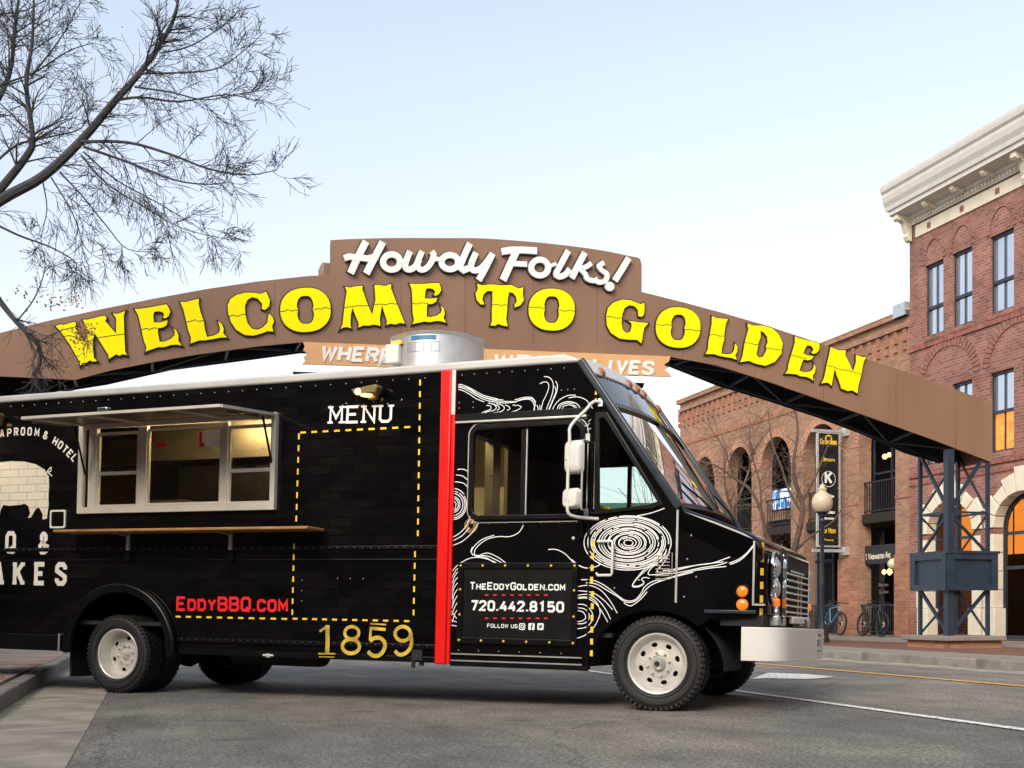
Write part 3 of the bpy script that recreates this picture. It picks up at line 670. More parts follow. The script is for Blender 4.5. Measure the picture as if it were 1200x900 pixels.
# ---------------------------------------------------------------- the steel tower that carries the arch
def tower(n0, t0, label):
    w = thing('sign_tower', label, 'tower', (n0+.5, t0+.5, SW), SM, 'towers carrying the arch')
    b = MB(); b.box((n0-.12,t0-.12,SW),(n0+1.12,t0+1.1,.295)); b.build('plinth', m_brickP, w)
    b = MB(); b.box((n0-.2,t0-.2,.297),(n0+1.18,t0+1.18,.39)); b.build('plinth_cap', m_concrete, w, bevel=.015)
    zb, zt_ = .395, 3.95
    P = {(0,0): (n0+.06,t0+.06), (1,0): (n0+.94,t0+.06), (0,1): (n0+.06,t0+.94), (1,1): (n0+.94,t0+.94)}
    for k, (x, y) in P.items():
        b = MB(); s_ = .07 if k == (0,0) else .032; b.box((x-s_,y-s_,zb),(x+s_,y+s_,zt_)); b.build('post', m_steel, w)
    zc0, zc1 = 1.28, 1.955
    for a, c in (((0,0),(1,0)),((0,0),(0,1)),((1,0),(1,1)),((0,1),(1,1))):
        (xa,ya),(xc,yc) = P[a], P[c]
        bw_ = .055 if a == (0,0) else .035
        b = MB(); b.bar((xa,ya,2.78),(xc,yc,zt_),bw_,bw_); b.build('brace', m_steel, w)
        b = MB(); b.bar((xc,yc,zc1+.02),(xa,ya,2.74),bw_*.8,bw_*.8); b.build('brace', m_steel, w)
        b = MB(); b.bar((xa,ya,2.76),(xc,yc,2.76),.04,.04); b.build('crossbar', m_steel, w)
        b = MB(); b.bar((xa,ya,zb+.02),(xc,yc,zc0),bw_,bw_); b.build('brace', m_steel, w)
    bx = MB(); bx.box((n0-.04,t0-.04,zc0),(n0+1.04,t0+1.04,zc1)); box_ = bx.build('box', m_steel, w, bevel=.01)
    for s_ in range(2):
        b = MB()
        if s_ == 0:
            v_, f_ = on_y(shape([rect(n0-.06,zc0-.02,n0+1.06,zc1+.02), cw(rect(n0+.08,zc0+.1,n0+.92,zc1-.1), False)], .05), t0-.066)
        else:
            v_, f_ = on_x(shape([rect(t0-.04,zc0-.02,t0+1.06,zc1+.02), cw(rect(t0+.08,zc0+.1,t0+.92,zc1-.1), False)], .05), n0-.066)
        b.add(v_, f_).build('raised_frame', m_steel, box_)
    for z in (zc1+.01,): 
        b = MB(); b.box((n0-.09,t0-.11,z),(n0+1.09,t0+1.07,z+.05)); b.build('cornice', m_steel, box_)
    b = MB(); b.bar((n0+.4,t0+.5,zc1),(n0+.4,t0+.5,zt_),.02); b.build('conduit', m_cream, w)
    return w
TN = gp(1112, 761, SW)
tower(14.50, T0+.0, 'dark blue steel lattice tower carrying the right end of the brown arch')
tower(2*cen-15.5, T0, 'dark blue steel lattice tower carrying the left end of the brown arch')
GL_SHOP = glassmat('shop_glass', (.75,.72,.68), 0.55)
m_sunsetglass = mat('sunset_reflection_glass', (.35,.12,.02), .08, var=1.0, scale=5.0, rvar=.02, emit=(1.0,.30,.03), es=.30)  # orange sunset reflection, mottled as by branches, painted into the panes as a glow
# ================================================================ buildings on the right
def archpoly(t0, t1, z0, zs, rise=None, n=14):      # opening with an arched head
    r = (t1-t0)/2; c = (t0+t1)/2; h = rise if rise is not None else r
    return [(t0, z0), (t1, z0)]+[(c+r*math.cos(PI*k/n), zs+h*math.sin(PI*k/n)) for k in range(n+1)]
def wall_x(n0, thick, outer, holes, name, m, parent):
    vf = shape([cw(outer)]+[cw(h, False) for h in holes], thick)
    v_, f_ = on_x(vf, n0+thick/2); return MB().add(v_, f_).build(name, m, parent)
# ---- the tall red brick building
rb = thing('brick_building', 'tall red brick corner building with pale bracketed cornice and cream stone arches', 'building', (FN, 20, SW), SM)
TR0, TR1 = -34.0, 28.14
WZ = [(8.25, 10.19)]; LZ = (4.80, 6.79)
def bays():      # window pairs repeat along the front
    P = []
    base = [(27.45,26.68),(26.31,25.53),(24.85,24.0),(23.68,22.83)]
    for k in range(0, 12):
        for a, b_ in base: P.append((a-k*5.25, b_-k*5.25))
    return [p for p in P if p[1] > TR0+1]
holes = []
for a, b_ in bays():
    holes.append(rect(b_, WZ[0][0], a, WZ[0][1])); holes.append(rect(b_, LZ[0], a, LZ[1]))
gr = []      # ground floor arched openings
t = 27.36
while t > TR0+3:
    gr.append((t-1.89, t)); gr.append((t-4.66, t-2.66)); t -= 5.25
for a, b_ in gr: holes.append(archpoly(a, b_, SW+.02, 2.93, .85))
outer = [(TR0, SW-.1), (TR1, SW-.1), (TR1, 11.62), (TR0, 11.62)]
mb = MB(); v_, f_ = on_x(shape([cw(outer)]+[cw(h, False) for h in holes], .4), FN+.2); mb.add(v_, f_)
wallR = mb.build('wall', m_brickR, rb)
mb = MB(); mb.box((FN+.402, TR1-.35, SW), (FN+14, TR1-.002, 11.62)); mb.build('side_wall', m_brickR, rb)
mb = MB(); mb.box((FN+.41, TR0, 10.6), (FN+14, TR1-.4, 10.8)); mb.build('roof', m_concrete, rb)
mb = MB(); mb.box((FN+2.2, TR0, SW), (FN+2.4, TR1-.4, 10.5)); mb.build('inner_wall', m_interior, rb)
mb = MB()
for z in (4.1, 7.5): mb.box((FN+.41, TR0, z), (FN+2.2, TR1-.4, z+.15))
mb.build('floor', m_interior, rb)
nearw = lambda a: a > 16
for (a, b_) in bays():
    for z0, z1, up in ((WZ[0][0], WZ[0][1], 1), (LZ[0], LZ[1], 0)):
        f = MB(); x = FN+.07
        zm = z0+(z1-z0)*(.40 if up else .5); tm = (a+b_)/2; w_ = .055
        f.box((x,b_,z0),(x+.1,b_+w_,z1)); f.box((x,a-w_,z0),(x+.1,a,z1)); f.box((x,b_+w_,z0),(x+.1,a-w_,z0+w_)); f.box((x,b_+w_,z1-w_*1.2),(x+.1,a-w_,z1))
        f.box((x-.01,b_+w_,zm-.04),(x+.09,a-w_,zm+.04)); f.box((x+.02,tm-.02,z0+w_),(x+.08,tm+.02,zm-.04)); f.box((x+.02,tm-.02,zm+.04),(x+.08,tm+.02,z1-w_*1.2))
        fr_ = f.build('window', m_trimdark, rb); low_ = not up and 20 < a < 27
        if nearw(a):
            for (u0,u1) in ((b_+w_,tm-.02),(tm+.02,a-w_)):
                for (v0,v1) in ((z0+w_,zm-.04),(zm+.04,z1-w_*1.2)):
                    g = MB(); g.box((x+.05,u0,v0),(x+.06,u1,v1)); g.build('pane', m_sunsetglass if low_ and v0 < zm else m_glassR, fr_)
        else:
            g = MB(); g.box((x+.05,b_+w_,z0+w_),(x+.06,a-w_,z1-w_)); g.build('pane', m_glassR, fr_)
        s_ = MB(); s_.box((FN-.06,b_-.05,z0-.14),(FN+.06,a+.05,z0-.002)); s_.build('sill', m_brickR, fr_)
# arched brick hoods above each window, big relieving arches per pair
def hood(c, r, z, wd, proj, name, m, n=18, rise=None, kind=None):
    b = MB(); h = rise or r
    for k in range(n):
        a0, a1 = PI*k/n+.012, PI*(k+1)/n-.012
        P = [(c+rr*math.cos(a), z+(h+rr-r)*math.sin(a)) for rr, a in ((r,a0),(r,a1),(r+wd,a1),(r+wd,a0))]
        b.prism(P, 'x', FN-proj, FN+.05)
    o = b.build(name, m, wallR); kind = 'stuff'
    if kind: o['kind'] = kind
    return o
m_brickH = mat('brick_arch_red', (.25,.115,.09), .85, var=.35, scale=9, bump=.3)
m_brickS = mat('brick_soldier', (.25,.09,.07), .85, var=.4, scale=9, bump=.3)
for i, (a, b_) in enumerate(bays()):
    if a < 12: continue
    hood((a+b_)/2, (a-b_)/2-.01, 10.22, .11, .03, 'window_hood', m_brickR, 15, rise=.60)
    if i % 2 == 0:
        c = (a+bays()[i+1][1])/2; hood(c, 1.02, 6.95, .26, .03, 'relieving_arch', m_brickH, 26, rise=.88)
# string courses
for z0, z1, pr in ((4.52,4.66,.05), (4.3,4.36,.03), (7.98,8.1,.05)):
    b = MB(); b.box((FN-pr, TR0, z0), (FN+.05, TR1-.005, z1)); b.build('string_course', m_brickS, rb)
# cornice: built-up profile, dentils, brackets, cream frieze
prof = [(0,11.45),(-.07,11.45),(-.07,11.60),(-.11,11.62),(-.13,11.70),(-.56,11.76),(-.56,11.87),(-.61,11.89),(-.63,12.0),(-.69,12.12),(-.72,12.26),(-.72,12.34),(-.77,12.4),(-.79,12.5),(-.79,12.58),(0,12.58)]
b = MB(); n = len(prof)
vs = [(FN+u, TR0, z) for u, z in prof]+[(FN+u, TR1+(.16 if z < 11.88 else .24), z) for u, z in prof]
b.add(vs, [tuple(range(n)), tuple(range(2*n-1, n-1, -1))]+[(i, (i+1) % n, (i+1) % n+n, i+n) for i in range(n)])
cor = b.build('cornice', m_cornice, rb)
b = MB(); b.box((FN+.002, TR0, 11.63), (FN+13, TR1+.15, 12.5)); b.build('attic', m_cornice, rb)
b = MB(); b.box((FN-.035, TR0, 11.08), (FN+.05, TR1-.3, 11.40)); fz = b.build('frieze', m_cream, rb)
t = TR1-.9; i = 0
while t > 14:
    b = MB(); b.box((FN-.05,t-.07,11.17),(FN-.03,t+.07,11.31)); b.build('inset_tile', m_brickS, fz); t -= 1.35
b = MB(); t = TR1-.35
while t > 10: b.box((FN-.11,t-.06,11.49),(FN-.068,t,11.58)); t -= .13
b.build('dentil_row', m_cream, cor)['kind'] = 'stuff'
t = TR1-.05; k = 0
while t > 12:
    if k % 4 == 0:
        P = [(FN-.50,11.745),(FN-.50,11.62),(FN-.42,11.56),(FN-.36,11.6),(FN-.25,11.52),(FN-.21,11.34),(FN-.16,11.25),(FN-.19,11.17),(FN-.12,11.05),(FN-.02,11.02),(FN-.02,11.70)]
        b = MB(); b.prism([(u,z) for u,z in P], 'y', t-.1, t+.1); b.build('bracket', m_cream, cor, bevel=.012)
    else:
        P = [(FN-.46,11.745),(FN-.46,11.66),(FN-.38,11.59),(FN-.3,11.63),(FN-.2,11.58),(FN-.1,11.58),(FN-.1,11.70)]
        b = MB(); b.prism(P, 'y', t-.07, t+.07); b.build('modillion', m_cream, cor, bevel=.01)
    t -= 1.16; k += 1
# cream stone quoins and stepped voussoirs, one stone each
for gi, (a, b_) in enumerate(gr):
    if b_ < 14: break
    c = (a+b_)/2; r = (b_-a)/2; zs = 2.93
    for side in (-1, 1):
        z = .95
        for k in range(5):
            h = .46; wd = (.42, .26)[k % 2]; gap = .015
            if z+h > zs+.1: break
            x0 = c+side*r; b = MB(); b.box((FN-.05, x0-side*.02, z), (FN+.25, x0+side*wd, z+h-gap)); b.build('stone_block', m_cream, wallR, bevel=.01); z += h
        b = MB(); b.box((FN-.09, c+side*(r-.12), SW), (FN+.25, c+side*(r+.34), .94)); b.build('plinth_stone', m_cream, wallR, bevel=.012)
    m_ = 9
    for k in range(m_):
        a0, a1 = PI*k/m_+.015, PI*(k+1)/m_-.015
        wd = (.32, .46)[k % 2] if k != 4 else .60
        P = [(c+(r-.02)*math.cos(x), zs+(.85-.02)*math.sin(x)) for x in (a0, (a0+a1)/2, a1)]+[(c+(r+wd)*math.cos(a1), zs+(.85+wd)*math.sin(a1)), (c+(r+wd)*math.cos(a0), zs+(.85+wd)*math.sin(a0))]
        b = MB(); b.prism(P, 'x', FN-.055, FN+.25); b.build('stone_block', m_cream, wallR, bevel=.01)
    # arched shop window: frame, glass, ceiling behind that glows amber by its own colour
    fr_ = wall_x(FN+.28, .06, archpoly(a, b_, SW+.02, zs, .85), [archpoly(a+.07, c-.03, SW+.5, zs, .74) if 0 else rect(a+.08, SW+.12, c-.03, 1.9), rect(c+.03, SW+.12, b_-.08, 1.9), rect(a+.08, 1.98, c-.03, 2.75), rect(c+.03, 1.98, b_-.08, 2.75),
        [(c+.03,2.83),(b_-.09,2.83)]+[(c+(r-.09)*math.cos(PI/2*q/6), zs+.75*math.sin(PI/2*q/6)) for q in range(7)][:-1]+[(c+.03, zs+.75)],
        [(a+.09,2.83),(c-.03,2.83),(c-.03, zs+.75)]+[(c-(r-.09)*math.sin(PI/2*q/6), zs+.75*math.cos(PI/2*q/6)) for q in range(1, 7)]], 'window', m_trimdark, rb)
    wall_x(FN+.33, .01, archpoly(a+.03, b_-.03, SW+.05, zs, .82), [], 'pane', GL_SHOP, fr_)
    b = MB(); b.box((FN+.5, a, 3.7), (FN+2.1, b_, 3.75)); b.build('glow_ceiling', m_amberglow, rb)
    b = MB(); b.box((FN+1.35, a+.25, 2.35), (FN+1.4, b_+.9, 3.69)); b.build('glow_panel', m_amberglow, rb)  # added panel, glows to bring amber into the arch head
    if b_ > 20:
        for q in range(3):
            b = MB(); b.lathe([(.001,.1),(.06,.06),(.07,0),(.04,-.06),(.001,-.08)], (FN+.9+.2*q, a+.4+.5*q, 2.5+.3*(q % 2)), (0,0,1), 10); b.build('ceiling_lamp', m_warm, rb, smooth=True)
# ---- the tan brick arcade building
ab = thing('arcade_building', 'lower tan brick building with tall dark arches and corbelled parapet beyond the arch tower', 'building', (FN, 36, SW), SM)
A0, A1_ = 28.142, 43.016; PZ = 9.05
ops = [(28.80,30.60),(31.67,33.72),(34.50,36.48),(37.15,39.0),(40.0,41.7)]
TK = .42
wallA = wall_x(FN, TK, [(A0, SW-.1), (A1_, SW-.1), (A1_, PZ), (A0, PZ)], [archpoly(a, b_, SW-.02, 5.72, 1.0, 18) for a, b_ in ops], 'wall', m_brickA, ab)
# lower storey piers faced in redder brick
edges = [A0]+[x for o_ in ops for x in o_]+[A1_]
for i in range(0, len(edges), 2):
    b = MB(); b.box((FN-.045, edges[i]+(.002 if i else 0), SW), (FN+.02, edges[i+1]-.002, 2.45+.9*0)); b.build('pier_facing', m_brickP, ab)
for i in range(0, len(edges), 2):
    b = MB(); b.box((FN-.02, edges[i], 4.02), (FN+.02, edges[i+1], 4.12)); b.build('string_course', m_brickP, ab)
for a, b_ in ops:
    b = MB(); n = 30; c = (a+b_)/2; r = (b_-a)/2
    for k in range(n):
        a0, a1 = PI*k/n+.01, PI*(k+1)/n-.01
        P = [(c+rr*math.cos(x), 5.72+(1.0+rr-r)*math.sin(x)) for rr, x in ((r,a0),(r,a1),(r+.26,a1),(r+.26,a0))]
        b.prism(P, 'x', FN-.02, FN+.04)
    b.build('brick_arch', mat('brick_arch', (.42,.22,.14), .85, var=.3, scale=9), ab)['kind'] = 'stuff'
b = MB(); b.box((FN-.12, A0, PZ), (FN+.5, A1_+.1, PZ+.14)); b.build('coping', m_brickA, ab)
b = MB(); b.box((FN-.14, A0, PZ+.142), (FN+.52, A1_+.12, PZ+.18)); b.build('coping_cap', m_cream, ab)
b = MB(); b.box((FN-.16, A0+.0, PZ+.0), (FN+.3, A0+.55, PZ+.36)); b.build('roof_scupper', mat('galvanised', (.5,.55,.58), .35, metal=.6), ab)
b = MB(); t = A0+.1
while t < A1_: b.box((FN-.06, t, 8.36), (FN+.02, t+.15, 8.70)); t += .42
b.build('corbel_row', m_brickP, ab)['kind'] = 'stuff'
b = MB(); t = A0+.1
while t < A1_: b.box((FN-.06, t, 8.12), (FN+.02, t+.14, 8.3)); t += .42
b.build('corbel_row', m_brickP, ab)['kind'] = 'stuff'
b = MB(); t = A0+.1
while t < A1_: b.box((FN-.05, t, 7.38), (FN+.02, t+.12, 7.5)); t += .22
b.build('dentil_row', m_brickP, ab)['kind'] = 'stuff'
b = MB(); b.box((FN-.1, A0, 8.72), (FN+.02, A1_, 8.84)); b.build('string_course', m_brickA, ab)
b = MB(); b.box((FN+TK+.002, A1_-.4, SW), (FN+12, A1_, PZ)); b.box((FN+3.2, A0, SW), (FN+3.4, A1_-.42, PZ-.2)); b.build('inner_wall', m_interior, ab)
b = MB(); b.box((FN+.1, A0+.01, 3.45), (FN+3.2, A1_-.42, 3.72)); b.box((FN+TK+.01, A0+.01, 8.0), (FN+3.2, A1_-.42, 8.1)); b.build('floor', m_interior, ab)
# dark glazed upper gallery and railings in each arch
for a, b_ in ops:
    f = MB(); x = FN+.5
    for q in range(3):
        tt = a+(b_-a)*q/2; f.box((x, tt-.03, 3.72), (x+.05, tt+.03, 6.6))
    f.box((x, a, 4.9), (x+.05, b_, 4.96)); f.build('gallery_frame', m_trimdark, ab)
    r_ = MB(); x = FN+.16; r_.box((x, a, 4.62), (x+.04, b_, 4.67)); r_.box((x, a, 3.78), (x+.03, b_, 3.82)); tt = a+.08
    while tt < b_: r_.box((x+.01, tt-.009, 3.8), (x+.028, tt+.009, 4.62)); tt += .12
    r_.build('balcony_railing', m_darksteel, ab)
    f = MB(); x = FN+1.6; f.box((x, a, SW), (x+.05, a+.1, 3.4)); f.box((x, (a+b_)/2-.05, SW), (x+.05, (a+b_)/2+.05, 3.4)); f.box((x, b_-.1, SW), (x+.05, b_, 3.4)); f.box((x, a, 2.5), (x+.05, b_, 2.6))
    df = f.build('door_frame', m_trimdark, ab)
    g = MB(); g.box((x+.02, a+.1, SW+.1), (x+.03, b_-.1, 3.4)); g.build('pane', m_glassD, df)
# lit screen and its shelf inside the third arch, lamps in the first
s_ = MB(); p0, p1 = fp(906,598,FN+.55), fp(929,571,FN+.55)
def picmat():
    m, nt, b = new_mat('picture_print'); N, L = nt.nodes, nt.links
    tc = N.new('ShaderNodeTexCoord'); n = N.new('ShaderNodeTexNoise'); n.inputs['Scale'].default_value = 3.5; n.inputs['Detail'].default_value = 5; L.new(tc.outputs['Object'], n.inputs[0])
    rp = N.new('ShaderNodeValToRGB'); rp.color_ramp.interpolation = 'CONSTANT'; e = rp.color_ramp.elements
    e[0].color = (.03,.08,.2,1); e[1].position = .45; e[1].color = (.15,.32,.55,1)
    for ps, c in ((.52,(.55,.65,.75,1)),(.58,(.25,.40,.6,1)),(.64,(.7,.66,.6,1))):
        q = rp.color_ramp.elements.new(ps); q.color = c
    L.new(n.outputs['Fac'], rp.inputs[0]); L.new(rp.outputs[0], b.inputs['Base Color']); L.new(rp.outputs[0], b.inputs['Emission Color']); b.inputs['Emission Strength'].default_value = .55; b.inputs['Roughness'].default_value = .2
    return m
s_.box((FN+.5, p1[0], p0[1]), (FN+.54, p0[0], p1[1])); sc = s_.build('screen', picmat(), ab)
s_ = MB(); s_.box((FN+.2, p1[0]-.1, p0[1]-.42), (FN+.7, p0[0]+.2, p0[1]-.12)); s_.build('balcony_ledge', m_brickA, ab)
for (px, py, r) in ((1008.5,533,.10),(1015,530,.13),(1037,535,.08),(1042,533,.07)):
    t, z = fp(px, py, FN+.8); b = MB(); b.lathe([(.001,r),(r*.7,r*.7),(r,0),(r*.6,-r*.8),(.001,-r)], (FN+.8, t, z), (0,0,1), 12); l_ = b.build('wall_lamp', m_warm, ab, smooth=True)
for (px, py, r) in ((1036,671,.07),(1042.5,671,.09)):
    t, z = fp(px, py, FN+1.3); b = MB(); b.lathe([(.001,r*1.5),(r*.7,r),(r,0),(.001,-r)], (FN+1.3, t, z), (0,0,1), 12); b.build('wall_lamp', m_warm, ab, smooth=True)
t, z = fp(1041.5, 661, FN-.05); b = MB(); b.lathe([(.001,.17),(.1,.14),(.16,.05),(.17,0),(.16,-.05),(.1,-.14),(.001,-.17)], (FN+.1, t, z), (0,0,1), 16); b.build('globe_lamp', m_globe, ab, smooth=True)
# lettering over the doorway and on the glass
b = MB(); fx = lambda x: (lambda u, v, d: (x-d, -u, v))
t0_, z0_ = fp(1009.5, 657, FN+.2); t1_, z1_ = fp(1044, 656, FN+.2)
text_line(b, 'iii Washington Ave', (-t0_, z0_), (-t1_, z0_+.02), .2, .03, fx(FN+.2), gap=1.3); b.box((FN+.205, t1_-.1, z0_-.12), (FN+.24, t0_+.12, z0_+.36))
b.build('name_board', m_darksteel, ab) if 0 else None
nb = MB(); nb.box((FN+.205, ops[0][0], z0_-.12), (FN+.26, ops[0][1], z0_+.42)); nbo = nb.build('name_board', m_darksteel, ab)
b = MB(); text_line(b, '111 Washington Ave', (-t0_, z0_), (-t1_, z0_+.02), .19, .03, fx(FN+.2), gap=1.3); b.build('lettering', m_cream, nbo)
t0_, z0_ = fp(1030, 691, FN+1.58); b = MB()
text_line(b, 'Golden', (-t0_, z0_+.1), (-t0_+.5, z0_+.1), .1, .016, fx(FN+1.58)); text_line(b, 'Center', (-t0_, z0_-.12), (-t0_+.5, z0_-.12), .1, .016, fx(FN+1.58)); b.build('lettering', m_cream, df)
# iron railing along the arcade
for a, b_ in ops[:3]:
    r_ = MB(); x = FN+.05; r_.box((x, a+.02, 1.02), (x+.05, b_-.02, 1.07)); r_.box((x, a+.02, SW+.1), (x+.04, b_-.02, SW+.14)); tt = a+.1
    while tt < b_: r_.box((x+.01, tt-.012, SW+.12), (x+.034, tt+.012, 1.02)); tt += .115
    r_.build('railing', m_darksteel, ab)
# ---- the other buildings of the street, beside and behind the viewer: they show in the paint and the windscreen
m_brickB = brickmat('brick_brown', (.24,.13,.085), (.17,.085,.06), (.25,.21,.18), bw=.22, bh=.08, gap=.013)
def plain_building(name, label, n0, n1, t0, t1, h, m, face, wins):
    w = thing(name, label, 'building', ((n0+n1)/2, (t0+t1)/2, SW), SM)
    b = MB(); b.box((n0, t0, 0), (n1, t1, h)); b.build('wall', m, w)
    b = MB(); b.box((n0-.25, t0-.25, h), (n1+.25, t1+.25, h+.5)); b.build('cornice', m_cornice, w)
    for (a, z, ww, hh) in wins:
        f = MB(); g = MB()
        if face == 'n': f.box((n1-.05, a, z), (n1+.05, a+ww, z+hh)); g.box((n1+.051, a+.08, z+.08), (n1+.056, a+ww-.08, z+hh-.08))
        else: f.box((a, t1-.05, z), (a+ww, t1+.05, z+hh)); g.box((a+.08, t1+.051, z+.08), (a+ww-.08, t1+.056, z+hh-.08))
        fr_ = f.build('window', m_trimdark, w); g.build('pane', m_glassD, fr_)
    return w
wins = lambda t0, n: [(t0+k*2.6, z, 1.1, 1.8) for k in range(n) for z in (1.0, 4.6)]
plain_building('brick_building', 'brown brick shop building standing out of frame behind the left kerb', -20, -8.0, -28, -6.2, 8.8, m_brickB, 'n', wins(-27, 8))
plain_building('brick_building', 'brown brick building with dark windows out of frame beside the bare tree', -20, -9.2, -6.0, 24, 7.6, m_brickB, 'n', wins(-5, 11))
plain_building('brick_building', 'brown brick building closing the street far behind the viewer', -18, 32, -46, -34, 11.5, m_brickB, 't', [(-12+k*3.2, z, 1.4, 1.9) for k in range(13) for z in (1.2, 4.8, 8.0)])
# ================================================================ street furniture, bicycles, trees
def street_lamp(n, t):
    w = thing('street_lamp', 'dark street lamp with a cream acorn globe on the pavement past the truck bumper', 'street lamp', (n, t, SW), SM)
    o = (n, t, SW)
    MB().lathe([(.17,0),(.17,.06),(.15,.1),(.14,.22),(.1,.3),(.085,.34),(.09,.4),(.06,.46),(.055,.5)], o, (0,0,1), 16).build('base', m_darksteel, w, smooth=True)
    MB().lathe([(.055,.48),(.048,1.3),(.052,1.32),(.046,1.36),(.042,2.74),(.075,2.8),(.05,2.86),(.09,2.94),(.12,3.0)], o, (0,0,1), 16).build('pole', m_steel, w, smooth=True)
    MB().lathe([(.12,2.99),(.175,3.03),(.225,3.12),(.24,3.22),(.225,3.32),(.17,3.41),(.10,3.46),(.095,3.50),(.115,3.54),(.06,3.58),(.05,3.62),(.001,3.67)], o, (0,0,1), 24).build('globe', m_globe, w, smooth=True)
    MB().lathe([(.095,2.97),(.15,3.0),(.15,3.03),(.10,3.05)], o, (0,0,1), 20).build('collar', m_darksteel, w, smooth=True)
ln, lt = gp(963.5, 752.5, SW); street_lamp(ln, lt)
# vertical tenant sign on two brackets
bt_, _ = fp(993, 505, FN)
m_bb = mat('banner_black', (.012,.012,.013), .35, var=.2)
m_gold = mat('gold_print', (.62,.42,.04), .5)
m_white = mat('print_white', (.78,.77,.73), .5, var=.04)
bs = thing('tenant_sign', 'tall narrow black sign of stacked name panels bracketed to the arcade pier behind the lamp', 'sign', (FN-.3, bt_, 4), SM)
b0 = sp(957, 641, bt_); b1 = sp(984, 507, bt_)
b = MB(); v_, f_ = on_y(shape([rect(b0[0],b0[1],b1[0],b1[1]), cw(rect(b0[0]+.05,b0[1]+.05,b1[0]-.05,b1[1]-.05), False)], .09), bt_); b.add(v_, f_).build('frame', mat('alu_frame', (.5,.5,.48), .4, metal=.4), bs)
for y in (504.5, 645):
    a = sp(952, y, bt_); c = sp(995, y, bt_); b = MB(); b.bar((a[0],bt_,a[1]),(FN+.0,bt_,a[1]),.09); b.box((FN-.14,bt_-.12,a[1]-.12),(FN-.001,bt_+.12,a[1]+.12)); b.build('bracket', MATS['alu_frame'], bs)
ys = [509,530,549,572,594,616,639.5]
fy = lambda y0: (lambda u, v, d: (u, y0-d, v))
txt = [[('Golden Goods',517.5,.17,m_gold,1)], [('Brown',540,.14,m_gold,.7)], [('K',566,.46,m_white,.38)], [('Coffee',578,.10,m_white,.5),('Room',585,.08,m_white,.4)], [('Rock Creek',601,.11,m_white,.8),('Title',608,.10,m_white,.6)], [('Old West',624,.17,m_gold,.9),('Books',632,.08,m_gold,.5)]]
txt = [[('Golden Goods',521,.17,m_gold,.92)], [('Brown',541,.13,MATS['gold_print'],.7)], [('K',567,.36,m_white,.42)], [('Coffee Room',583,.09,m_white,.6)], [('Rock Creek',602,.10,m_white,.7),('Downtown',609,.09,m_white,.6)], [('Old West',625,.17,m_gold,.85),('Trading',634,.07,m_gold,.5)]]
for i in range(6):
    u0, v0 = sp(958.5, ys[i+1]-1, bt_); u1, v1 = sp(982.5, ys[i]+.5, bt_)
    b = MB(); b.box((b0[0]+.055,bt_-.02,v0),(b1[0]-.055,bt_+.02,v1)); p = b.build('panel', m_bb, bs)
    for s_, y, h, m, wd in txt[i]:
        u, v = sp(970.5, y, bt_); W_ = (b1[0]-b0[0]-.16)*wd; b = MB(); text_line(b, s_, (u-W_/2, v), (u+W_/2, v), h, h*.2, fy(bt_-.021), gap=1.3); b.build('lettering', m, p)
    if i == 2:
        u, v = sp(970.5, 561.5, bt_); b = MB(); strip(b, ell(u, v, .23, .23, 30), .014, fy(bt_-.021), True, .001); b.build('ring_print', m_white, p)
    if i == 0:
        u, v = sp(970.5, 514, bt_); b = MB(); strip(b, ell(u, v, .1, .09, 16), .05, fy(bt_-.021), True, .001); b.build('emblem', m_gold, p)
